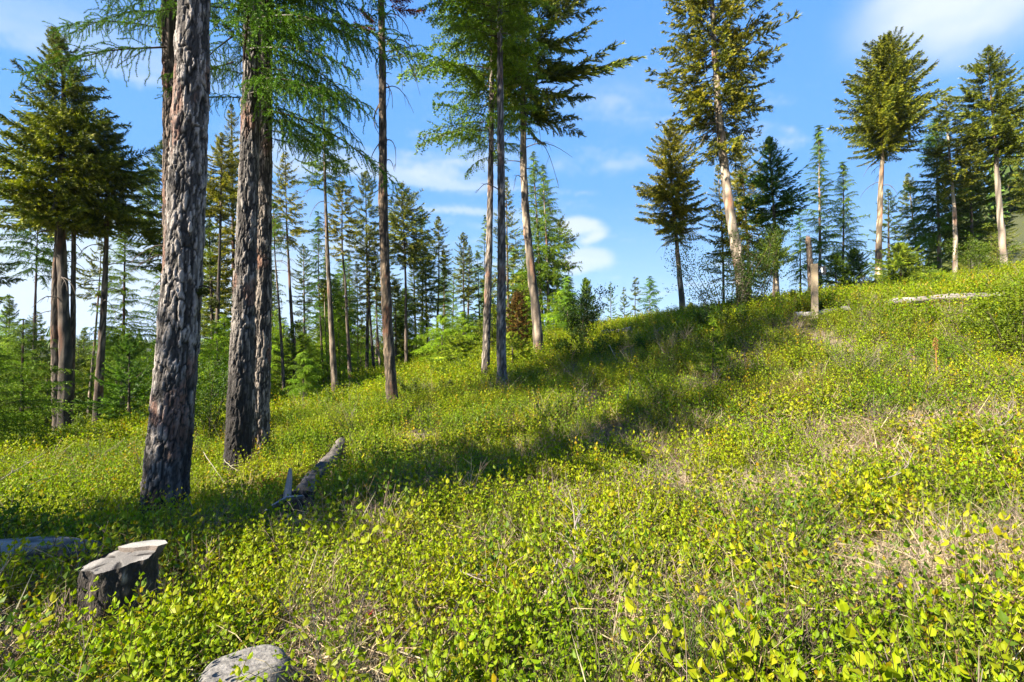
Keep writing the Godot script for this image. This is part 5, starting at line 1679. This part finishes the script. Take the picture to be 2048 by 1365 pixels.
	conifer("fir_tree", "dark-boughed fir between the two rightmost pale trunks", "fir tree", "", "fir", [Vector3(24.86, 5.64, -26.00), Vector3(24.84, 7.86, -26.00), Vector3(24.80, 10.30, -26.00), Vector3(24.83, 13.30, -26.00)], 0.105, 7.32, 2.00, 110, Color(0.7, 0.9, 0.8), {"pale": Color(0.24, 0.2, 0.17), "bias": 0.2, "bias_at": 0.0})
	conifer("fir_tree", "rightmost tall fir, leaning left, its crown touching the right edge", "fir tree", "", "fir", [Vector3(24.08, 5.43, -23.50), Vector3(23.90, 7.51, -23.50), Vector3(23.76, 9.72, -23.50), Vector3(23.70, 11.44, -23.50), Vector3(23.59, 13.42, -23.50), Vector3(23.37, 16.39, -23.50)], 0.165, 10.83, 1.90, 180, Color(0.95, 1.05, 0.95), {"pale": Color(0.34, 0.29, 0.23), "dark": Color(0.11, 0.09, 0.07), "shape": 0.5})
	conifer("fir_tree", "fir crown just outside the right edge beside the rightmost trunk", "fir tree", "", "fir", [Vector3(29.42, 5.85, -27.00), Vector3(29.42, 10.07, -27.00), Vector3(29.38, 17.73, -27.00)], 0.150, 9.51, 1.90, 120, Color(0.9, 1.0, 0.9), {"pale": Color(0.3, 0.25, 0.2)})
	conifer("young_fir", "bushy bright young fir right of the tan trunk's foot", "fir tree", "", "fir", [Vector3(16.93, 4.48, -21.00), Vector3(16.95, 5.35, -21.00), Vector3(16.94, 6.27, -21.00)], 0.050, 4.65, 1.15, 80, Color(1.0, 1.3, 0.9), {"pale": Color(0.13, 0.1, 0.075)})
	conifer("young_fir", "dark bushy young fir right of the number post", "fir tree", "", "spruce", [Vector3(16.30, 4.27, -23.00), Vector3(16.31, 5.11, -23.00), Vector3(16.35, 6.42, -23.00)], 0.050, 4.39, 1.05, 80, Color(0.55, 0.9, 0.6), {"pale": Color(0.13, 0.1, 0.075)})
	conifer("young_fir", "green bushy young fir touching the number panel's right", "fir tree", "", "spruce", [Vector3(14.77, 3.98, -22.00), Vector3(14.78, 4.84, -22.00), Vector3(14.77, 6.10, -22.00)], 0.050, 4.16, 0.95, 70, Color(0.75, 1.1, 0.7), {"pale": Color(0.13, 0.1, 0.075)})
	# young trees nearer by
	conifer("fir_seedling", "knee-high yellow-green fir seedling with a long leader on the sunlit edge", "seedling", "", "spruce", [Vector3(3.89, 1.24, -9.40), Vector3(3.91, 1.65, -9.40), Vector3(3.93, 2.33, -9.40)], 0.018, 1.02, 0.55, 42, Color(1.15, 1.6, 0.9), {"pale": Color(0.2, 0.16, 0.09), "shape": 1.5, "belly": 0.05, "thick": 0.55})
	conifer("young_larch", "vivid young larch below the slim trunks right of the sunlit pair", "larch", "", "larch", [Vector3(-7.10, -0.05, -16.50), Vector3(-7.11, 0.63, -16.50), Vector3(-7.11, 1.55, -16.50)], 0.045, 0.08, 0.75, 90, Color(1.4, 1.4, 0.9), {"pale": Color(0.13, 0.1, 0.075), "shape": 0.75})
	conifer("young_fir", "bright bushy young fir left of the three close trunks", "fir tree", "", "fir", [Vector3(-2.25, 0.93, -20.00), Vector3(-2.25, 1.55, -20.00), Vector3(-2.28, 2.23, -20.00)], 0.050, 0.99, 1.15, 70, Color(1.2, 1.5, 0.9), {"pale": Color(0.13, 0.1, 0.075), "shape": 0.6})
	conifer("young_fir", "bright bushy young fir behind the middle one of three trunks", "fir tree", "", "fir", [Vector3(0.02, 0.86, -17.00), Vector3(0.02, 1.48, -17.00), Vector3(0.00, 2.21, -17.00)], 0.050, 0.91, 0.85, 60, Color(1.2, 1.5, 0.9), {"pale": Color(0.13, 0.1, 0.075), "shape": 0.6})
	conifer("withered_fir", "withered brown fir between the middle and right one of three trunks", "fir tree", "", "fir", [Vector3(0.25, 1.65, -20.00), Vector3(0.25, 2.89, -20.00), Vector3(0.25, 3.97, -20.00)], 0.050, 1.73, 0.75, 90, Color(0.62, 0.34, 0.7), {"pale": Color(0.09, 0.06, 0.04), "shape": 0.45, "gaps": -0.7})
	# trees that stand outside the frame on the left and shade the ground in front
	conifer("larch_tree", "tall larch left of the frame that shades the sawn stump", "larch", "", "larch", [Vector3(-10.3, 0, -0.8), Vector3(-10.3, 6.0, -0.8), Vector3(-10.2, 13.5, -0.8)], 0.19, 3.4, 2.2, 260, Color(1, 1, 0.9), {"belly": 0.1, "shape": 0.6})
	conifer("fir_tree", "short dense fir left of the frame that shades the stoutest trunk's foot", "fir tree", "", "fir", [Vector3(-10.9, 0, -1.4), Vector3(-10.9, 4.0, -1.4), Vector3(-10.9, 8.0, -1.4)], 0.12, 1.6, 1.9, 170, Color(1, 1, 0.9), {"belly": 0.1, "shape": 0.6})
	conifer("fir_tree", "slim fir left of the frame whose high crown shades the middle of the slope", "fir tree", "", "fir", [Vector3(-7.9, 0, -1.9), Vector3(-7.9, 7.0, -1.9), Vector3(-7.8, 15.0, -1.9)], 0.14, 7.2, 1.7, 150, Color(1, 1, 0.9), {"belly": 0.1, "shape": 0.5})

func set_boughs(tree: Node3D) -> void:
	boughed.append(tree)

var boughed: Array[Node3D] = []

func overhead_boughs() -> void:
	# left of the half-hidden trunk
	var t := boughed[0]
	for k in 7:
		bough(t, t.position + Vector3(-0.15, 7.6 + 0.36 * k - t.position.y - 0.0, 0.2) + Vector3(0, 0, 0), [-96.0, -128.0, -80.0, -110.0, -140.0, -60.0, -100.0][k], [-12.0, -16.0, 0.0, 6.0, -4.0, 4.0, 2.0][k], [0.72, 0.5, 0.62, 0.9, 0.7, 0.7, 0.9][k], Color.WHITE)
	# the big green fan right of the pair
	for j in 2:
		t = boughed[1 + j]
		for k in 26:
			var y := lerpf(6.2, 10.5, k / 25.0)
			bough(t, t.position + Vector3(0.1, y - t.position.y, 0.1), [60.0, 95.0, 120.0, 20.0, 75.0, 150.0, 105.0][k % 7] + rf(-16, 16), rf(-20, 2), rf(0.55, 0.95) * (1.0 - 0.25 * j), Color.WHITE)
		for k in 8:
			bough(t, t.position + Vector3(-0.1, lerpf(7.0, 10.5, k / 7.0) - t.position.y, 0.1), rf(-140, -40), rf(-12, 6), rf(0.4, 0.6), Color.WHITE)

func witch_brooms(tree: Node3D) -> void:
	# a hooked dead branch on the stoutest trunk carries two mossy brooms
	var b := part("hooked_branch", Shape.new().mesh() if false else hook(), mats.twig, tree)
	b.position = Vector3(-4.22, 2.46, -6.40) - tree.position
	for p in [Vector3(-4.10, 2.41, -6.40), Vector3(-3.95, 2.26, -6.40)]:
		var s := Shape.new()
		for i in 420:
			var d := wild()
			var at := d * 0.075 * pow(rng.randf(), 0.4)
			at.y *= 0.8
			tuft(s, at, d, 0.022, 2, vary(Color(0.06, 0.075, 0.012), 0.3))
		var o := part("witches_broom", s.mesh(), mats.needle, tree)
		o.position = p - tree.position
	# old hooked stubs on its left side
	hooked_branch(tree, Vector3(-4.54, 2.98, -6.40), -95.0, 0.45, 0.9, 30.0, 0.012)
	hooked_branch(tree, Vector3(-4.56, 2.85, -6.40), -100.0, 0.35, 1.2, 40.0, 0.012)
	hooked_branch(tree, Vector3(-4.58, 2.58, -6.40), -80.0, 0.30, 1.0, 10.0, 0.010)

func hook() -> ArrayMesh:
	var s := Shape.new()
	s.tube([Vector3(0, 0, 0), Vector3(0.12, 0.045, 0.0), Vector3(0.24, 0.0, 0.0), Vector3(0.32, -0.09, 0.0), Vector3(0.34, -0.19, 0.0), Vector3(0.33, -0.27, 0.0)], [0.014, 0.013, 0.012, 0.010, 0.008, 0.004], 6, [Color(0.05, 0.04, 0.03)])
	return s.mesh(true)

func dress_dying_fir(tree: Node3D) -> void:
	hooked_branch(tree, Vector3(-3.48, 10.77, -13.00), 88, 1.55, 1.00, -8, 0.016)
	hooked_branch(tree, Vector3(-3.48, 10.36, -13.00), 80, 1.30, 0.90, -5, 0.016)
	hooked_branch(tree, Vector3(-3.48, 10.01, -13.00), 92, 1.50, 0.55, -2, 0.016)
	hooked_branch(tree, Vector3(-3.48, 9.94, -13.00), 100, 1.00, 1.20, -6, 0.016)
	hooked_branch(tree, Vector3(-3.48, 9.74, -13.00), 85, 1.30, 0.85, 0, 0.016)
	hooked_branch(tree, Vector3(-3.45, 9.53, -13.00), 95, 0.50, 0.10, 14, 0.016)
	hooked_branch(tree, Vector3(-3.48, 8.91, -13.00), 70, 0.50, 1.30, -20, 0.016)
	hooked_branch(tree, Vector3(-3.46, 8.75, -13.00), 90, 0.95, 0.75, 4, 0.016)
	hooked_branch(tree, Vector3(-3.45, 8.78, -13.00), 80, 0.45, 1.20, -10, 0.016)
	hooked_branch(tree, Vector3(-3.45, 9.15, -13.00), 95, 0.20, 0.20, 10, 0.016)
	hooked_branch(tree, Vector3(-3.59, 10.88, -13.00), -95, 0.35, 0.05, 3, 0.016)
	hooked_branch(tree, Vector3(-3.59, 10.36, -13.00), -85, 0.45, 1.60, -45, 0.016)
	hooked_branch(tree, Vector3(-3.58, 8.37, -13.00), -88, 1.25, 0.60, -66, 0.016)
	hooked_branch(tree, Vector3(-3.58, 8.30, -13.00), -95, 0.80, 0.50, -64, 0.016)
	hooked_branch(tree, Vector3(-3.58, 7.27, -13.00), -90, 0.95, 0.30, -62, 0.016)
	hooked_branch(tree, Vector3(-3.40, 7.34, -13.00), 90, 0.65, 1.20, -14, 0.016)
	hooked_branch(tree, Vector3(-3.38, 6.79, -13.00), 90, 0.25, 1.00, 0, 0.016)
	hooked_branch(tree, Vector3(-3.37, 5.81, -13.00), 92, 0.50, 0.70, 4, 0.016)
	hooked_branch(tree, Vector3(-3.38, 5.50, -13.00), 88, 0.40, 0.60, -20, 0.016)
	hooked_branch(tree, Vector3(-3.59, 9.67, -13.00), -90, 0.65, 0.40, -64, 0.016)
	var s := fir_branch(0.0, Color(0.20, 0.05, 0.02), Color(0.30, 0.085, 0.03))
	for k in 4:
		rusty_bough(tree, Vector3(-3.62, 10.25, -13.00) + Vector3(0, 0.09 * k, 0), -90.0 + [0.0, 30.0, -35.0, 8.0][k], [24.0, 32.0, 30.0, 40.0][k], [0.38, 0.30, 0.3, 0.34][k], s)
	for k in 3:
		rusty_bough(tree, Vector3(-3.49, 11.07, -13.00) + Vector3(0, 0.1 * k, 0), 88.0 + 25.0 * (k - 1), 4.0, [0.55, 0.45, 0.45][k], s)

func twin_trunk(tree: Node3D) -> void:
	var line := PackedVector3Array()
	var girth := PackedFloat32Array()
	for p in [Vector3(-14.93, -1.02, -16.00), Vector3(-15.05, 0.66, -16.00), Vector3(-15.12, 2.48, -16.00), Vector3(-15.11, 3.97, -16.00), Vector3(-15.05, 5.47, -16.00), Vector3(-15.01, 6.64, -16.00)]:
		line.append(p - tree.position + Vector3(0, 0, 0.05))
		girth.append(0.115 - 0.010 * girth.size())
	line[0].y = 0.0
	part("second_trunk", bark_trunk(line, girth, 24, 0.10, 0.012, Color(0.15, 0.12, 0.09), Color(0.04, 0.03, 0.024), 0.0, 3.0), mats.bark, tree)
	line = PackedVector3Array([Vector3(0.02, 0.0, -0.2), Vector3(0.03, 4.0, -0.24), Vector3(0.02, 9.0, -0.2)])
	part("third_trunk", bark_trunk(line, PackedFloat32Array([0.09, 0.07, 0.05]), 18, 0.12, 0.01, Color(0.12, 0.095, 0.07), Color(0.04, 0.03, 0.024), 0.0, 9.0), mats.bark, tree)

func shrubs() -> void:
	shrub("tall_shrub", "tall leafy shrub with thin dark stems between the stoutest trunk and the dark pair", Vector3(-7.88, 0, -12.50), 2.60, 2.00, 9, 3200, 0.055, Color(0.055, 0.105, 0.012), "", 0.35)
	shrub("tall_shrub", "bushy shrub low behind the stoutest trunk's right side", Vector3(-8.05, 0, -13.50), 1.70, 1.60, 8, 1800, 0.055, Color(0.1, 0.15, 0.014), "", 0.35)
	shrub("serviceberry", "tall open shrub with slanting dark stems around the tallest leaning fir's foot", Vector3(7.36, 0, -16.50), 3.10, 2.60, 13, 3600, 0.055, Color(0.05, 0.085, 0.012), "", 0.45)
	shrub("serviceberry", "open leafy shrub right of the tallest leaning trunk's foot", Vector3(8.42, 0, -16.80), 2.90, 1.60, 8, 2000, 0.055, Color(0.06, 0.09, 0.012), "", 0.45)
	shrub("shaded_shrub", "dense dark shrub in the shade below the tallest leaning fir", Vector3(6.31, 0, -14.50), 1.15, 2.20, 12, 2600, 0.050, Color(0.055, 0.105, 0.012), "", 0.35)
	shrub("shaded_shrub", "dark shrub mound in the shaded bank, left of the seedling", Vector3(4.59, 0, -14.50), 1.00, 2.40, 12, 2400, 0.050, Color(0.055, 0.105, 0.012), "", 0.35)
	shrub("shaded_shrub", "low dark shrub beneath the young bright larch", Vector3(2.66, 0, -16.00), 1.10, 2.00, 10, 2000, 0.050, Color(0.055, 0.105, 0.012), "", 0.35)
	shrub("dark_shrub", "upright broadleaf shrub against the sky beside the young dark fir", Vector3(2.81, 0, -20.00), 2.30, 1.30, 8, 1900, 0.075, Color(0.03, 0.055, 0.012), "", 0.35)
	shrub("edge_shrub", "leafy shrub crowding the right edge above the pale log", Vector3(9.57, 0, -9.00), 1.75, 1.20, 10, 3000, 0.045, Color(0.14, 0.19, 0.012), "", 0.35)
	shrub("edge_shrub", "low leafy shrub at the right edge in front of the log's end", Vector3(10.82, 0, -10.50), 0.90, 1.30, 9, 1800, 0.045, Color(0.1, 0.15, 0.014), "", 0.35)
	shrub("bank_shrub", "rounded bright shrub on the bank right of the dying fir", Vector3(-2.15, 0, -17.50), 0.95, 1.80, 10, 1900, 0.050, Color(0.1, 0.15, 0.014), "", 0.35)
	shrub("bank_shrub", "grey-green twiggy shrub just right of the dying fir's foot", Vector3(-2.60, 0, -14.50), 0.90, 1.70, 10, 1700, 0.045, Color(0.085, 0.115, 0.02), "", 0.35)
	shrub("bank_shrub", "bright shrub under the left one of three trunks", Vector3(-1.25, 0, -17.50), 0.80, 1.40, 9, 1500, 0.050, Color(0.1, 0.15, 0.014), "", 0.35)
	shrub("bank_shrub", "bright leafy shrub right of the leaning right-hand trunk of three", Vector3(1.60, 0, -18.00), 0.85, 1.50, 9, 1500, 0.050, Color(0.055, 0.105, 0.012), "", 0.35)
	shrub("bank_shrub", "sunlit shrub below the row of slim trunks", Vector3(-5.34, 0, -15.50), 0.80, 1.70, 9, 1600, 0.050, Color(0.1, 0.15, 0.014), "", 0.35)
	shrub("bank_shrub", "pale green shrub beside the foot of the forked fir", Vector3(-13.18, 0, -14.80), 0.95, 1.20, 8, 1400, 0.050, Color(0.1, 0.15, 0.014), "", 0.35)
	shrub("crest_shrub", "low green shrub on the crest left of the number post", Vector3(9.13, 0, -16.00), 0.85, 1.70, 9, 1600, 0.050, Color(0.085, 0.11, 0.014), "", 0.35)
	shrub("crest_shrub", "round green shrub just right of the number post's foot", Vector3(9.26, 0, -13.80), 0.55, 1.20, 8, 1300, 0.045, Color(0.09, 0.125, 0.012), "", 0.35)
	shrub("crest_shrub", "green shrub on the crest beneath the layered larch", Vector3(17.33, 0, -20.00), 0.90, 2.40, 9, 1700, 0.050, Color(0.1, 0.15, 0.014), "", 0.35)
	shrub("crest_shrub", "sunny shrub at the foot of the tan trunk", Vector3(14.63, 0, -20.00), 0.90, 2.20, 9, 1700, 0.050, Color(0.1, 0.15, 0.014), "", 0.35)
	shrub("blossoming_shrub", "shrub with white blossoms between the two rightmost trunks", Vector3(21.62, 0, -22.00), 1.90, 2.20, 9, 1900, 0.060, Color(0.1, 0.15, 0.014), "", 0.35)
	# white blossoms
	var o: Node3D = get_node("blossoming_shrub")
	for i in 60:
		var s := Shape.new()
		var at := Vector3(rf(-1.2, 1.2), rf(0.8, 2.0), rf(-0.8, 0.9))
		for k in 5:
			var d := Vector3(cos(k * TAU / 5), 0.3, sin(k * TAU / 5)).normalized()
			s.leaf(at, d, Vector3.UP, 0.035, 0.025, Color(0.78, 0.78, 0.72), 1)
		part("blossom", s.mesh(), mats.leaf, o)

func wood_and_stones() -> void:
	stump_thing()
	splintered_stump()
	var g := Color(0.30, 0.285, 0.26)
	fallen_log("fallen_log", "dark mossy log running uphill behind the splintered stump", Vector3(-2.68, -0.17, -6.20), Vector3(-3.36, -0.01, -9.60), 0.13, 0.10, Color(0.13, 0.115, 0.10), 26, -0.3, 3)
	fallen_log("fallen_log", "pale weathered log lying behind the sawn stump at the left edge", Vector3(-4.78, -0.14, -4.30), Vector3(-3.61, -0.16, -4.20), 0.12, 0.09, Color(0.30, 0.275, 0.245), 26, -0.7, 1)
	fallen_log("fallen_log", "long pale log on the sunlit crest at the right", Vector3(10.93, 2.88, -14.00), Vector3(14.30, 3.10, -14.00), 0.105, 0.12, Color(0.33, 0.30, 0.26), 24, -1.4, 6)
	fallen_log("fallen_log", "short grey log at the foot of the number post", Vector3(7.97, 2.50, -13.60), Vector3(9.49, 2.71, -13.60), 0.10, 0.10, Color(0.36, 0.34, 0.31), 24, -0.5, 1)
	fallen_log("fallen_log", "half-hidden dark log on the shaded bank left of the golden fir", Vector3(4.46, 2.13, -16.50), Vector3(5.54, 2.34, -17.50), 0.10, 0.12, Color(0.16, 0.14, 0.12), 18, -1.6)
	fallen_log("fallen_log", "pale log tip showing on the far side of the shaded bank", Vector3(3.93, 2.48, -21.00), Vector3(4.92, 2.40, -20.00), 0.10, 0.10, Color(0.38, 0.36, 0.33), 16, -2.6)
	var c := ground(-2.62, -5.0)
	for k in 8:
		clear.append(Vector3(lerpf(-4.3, -3.9, k / 7.0) + 0.0, lerpf(-3.9, -3.75, k / 7.0), 0.16))
	boulder("grey_rock", "flat-topped grey rock at the bottom edge, dappled with leaf shadows", Vector3(-1.31, ground(-1.31, -2.38) + 0.09, -2.38), Vector3(0.23, 0.155, 0.19), 3.0, Color(0.165, 0.16, 0.155))
	for k in 4:
		clear.append(Vector3(-1.31 + 0.10 * k, -2.36 + 0.22 * k, 0.30))
	boulder("grey_rock", "small pale rock half buried among leaves low on the right", Vector3(2.35, ground(2.35, -2.90) + 0.02, -2.90), Vector3(0.13, 0.07, 0.10), 8.0, Color(0.34, 0.33, 0.32))
	stick("long pale stick lying across the grass at the left edge", Vector3(-7.73, -0.36, -7.20), Vector3(-8.27, -0.17, -8.60), 0.010, Color(0.20, 0.17, 0.14))
	stick("second thin stick below the long one at the left edge", Vector3(-7.08, -0.39, -6.60), Vector3(-7.07, -0.27, -7.60), 0.007, Color(0.19, 0.16, 0.13))
	stick("thin pale stick leaning right of the stoutest trunk", Vector3(-4.95, 0.00, -7.80), Vector3(-4.15, -0.26, -7.00), 0.006, Color(0.24, 0.21, 0.16))
	stick("thin stick slanting down from the dark trunk's foot", Vector3(-4.63, -0.12, -7.80), Vector3(-3.95, -0.11, -7.00), 0.006, Color(0.24, 0.21, 0.16))
	stick("bleached stick leaning on the bank below the bright shrubs", Vector3(2.81, 1.80, -14.00), Vector3(2.85, 1.31, -13.00), 0.011, Color(0.25, 0.22, 0.18))
	stick("upright dead stem standing in the sunlit slope left of the seedling", Vector3(2.01, 0.78, -8.40), Vector3(2.07, 1.22, -8.40), 0.008, Color(0.25, 0.2, 0.14))
	fallen_branch("grey forked dead branch lying in the middle of the foreground", Vector3(0.20, 0.07, -3.15), Vector3(0.62, 0.22, -4.10), 0.011, 9, Color(0.22, 0.19, 0.165))
	fallen_branch("smaller bare branch lying left of the grey forked one", Vector3(-0.44, 0.14, -3.60), Vector3(-0.12, 0.09, -3.10), 0.006, 6, Color(0.19, 0.165, 0.14))
	fallen_branch("bare bleached branch in the dry grass on the right", Vector3(3.48, 0.42, -4.60), Vector3(4.25, 0.62, -5.00), 0.005, 6, Color(0.22, 0.19, 0.16))
	fallen_branch("dead grey twig spray at the right edge above the big-leaved shoots", Vector3(5.20, 0.78, -5.30), Vector3(6.19, 1.04, -5.90), 0.005, 6, Color(0.2, 0.175, 0.15))

	var foot := Vector3(12.43, 3.93, -20.00)
	foot.y = ground(foot.x, foot.z) - 0.1
	var snag := thing("broken_snag", foot, "dark broken-topped dead trunk left of the number post", "dead tree")
	part("trunk", bark_trunk(PackedVector3Array([Vector3.ZERO, Vector3(12.38, 5.18, -20.00) - foot, Vector3(12.31, 6.26, -20.00) - foot]), PackedFloat32Array([0.125, 0.11, 0.10]), 22, 0.06, 0.012, Color(0.10, 0.075, 0.055), Color(0.025, 0.02, 0.016), 0.0, 4.0), mats.bark, snag)
	var s := Shape.new()
	for k in 7:
		var a := TAU * k / 7.0
		s.tube([Vector3(cos(a) * 0.07, -0.1, sin(a) * 0.07), Vector3(cos(a) * 0.06, rf(0.05, 0.22), sin(a) * 0.06)], [0.035, 0.006], 5, [Color(0.24, 0.15, 0.09)])
	var top := part("splintered_top", s.mesh(true), mats.dead_wood, snag)
	top.position = Vector3(12.31, 6.26, -20.00) - foot

func single_plants() -> void:
	wildflower()
	rusty_clump("rust-brown withered fern left of the mossy log", Vector3(-3.66, 0, -7.20), 0.17, 90)
	rusty_clump("smaller rust-brown fern tuft beside the mossy log", Vector3(-3.63, 0, -7.60), 0.12, 50)
	seed_stalk("tall rust-brown seed stalk standing before the long pale log", Vector3(7.56, 0, -8.60), 0.62)
	leafy_shoot("big-leaved shoot in the bottom right corner with three broad leaves raised", Vector3(1.78, 0, -1.95), 0.42, 5, 0.085, Color(0.155, 0.19, 0.014), Vector3(0.1, 0, 0.1))
	leafy_shoot("broad-leaved shoot at the right edge, lowest on the slope", Vector3(2.01, 0, -1.95), 0.36, 6, 0.075, Color(0.145, 0.185, 0.014), Vector3(0.1, 0, 0))
	leafy_shoot("leafy shoot right of the rock at the bottom edge", Vector3(-0.82, 0, -2.20), 0.36, 7, 0.060, Color(0.165, 0.19, 0.012), Vector3(0.05, 0, 0))
	leafy_shoot("bronze-tipped shoot rising in front of the sawn stump", Vector3(-2.19, 0, -2.65), 0.42, 8, 0.060, Color(0.2, 0.185, 0.016), Vector3(0.25, 0, 0))
	leafy_shoot("second shoot in front of the sawn stump, leaning right", Vector3(-1.98, 0, -2.50), 0.38, 8, 0.055, Color(0.18, 0.19, 0.014), Vector3(0.35, 0, 0.05))
	leafy_shoot("tall yellow-green shoot at the bottom, left of the middle", Vector3(-0.40, 0, -2.25), 0.40, 8, 0.058, Color(0.16, 0.2, 0.012), Vector3(-0.05, 0, 0))
	leafy_shoot("bright shoot at the bottom middle below the forked branch", Vector3(-0.03, 0, -2.25), 0.40, 8, 0.055, Color(0.16, 0.2, 0.012), Vector3(0.1, 0, 0))
	leafy_shoot("upright shoot right of the forked branch", Vector3(0.65, 0, -3.00), 0.42, 8, 0.052, Color(0.15, 0.19, 0.012), Vector3(0, 0, 0))
	leafy_shoot("round-leaved shoot in the dry grass at the bottom right", Vector3(1.20, 0, -2.20), 0.34, 6, 0.060, Color(0.15, 0.19, 0.012), Vector3(0.1, 0, 0))
	leafy_shoot("leafy shoot at the bottom left corner", Vector3(-2.17, 0, -2.20), 0.36, 8, 0.058, Color(0.15, 0.2, 0.012), Vector3(0.1, 0, 0))
	leafy_shoot("dark green shoot left of the sawn stump", Vector3(-2.97, 0, -3.10), 0.42, 9, 0.060, Color(0.09, 0.16, 0.012), Vector3(0, 0, 0))
	leafy_shoot("broad shoot by the small pale rock on the right", Vector3(1.99, 0, -2.60), 0.34, 6, 0.058, Color(0.15, 0.185, 0.014), Vector3(0, 0, 0))
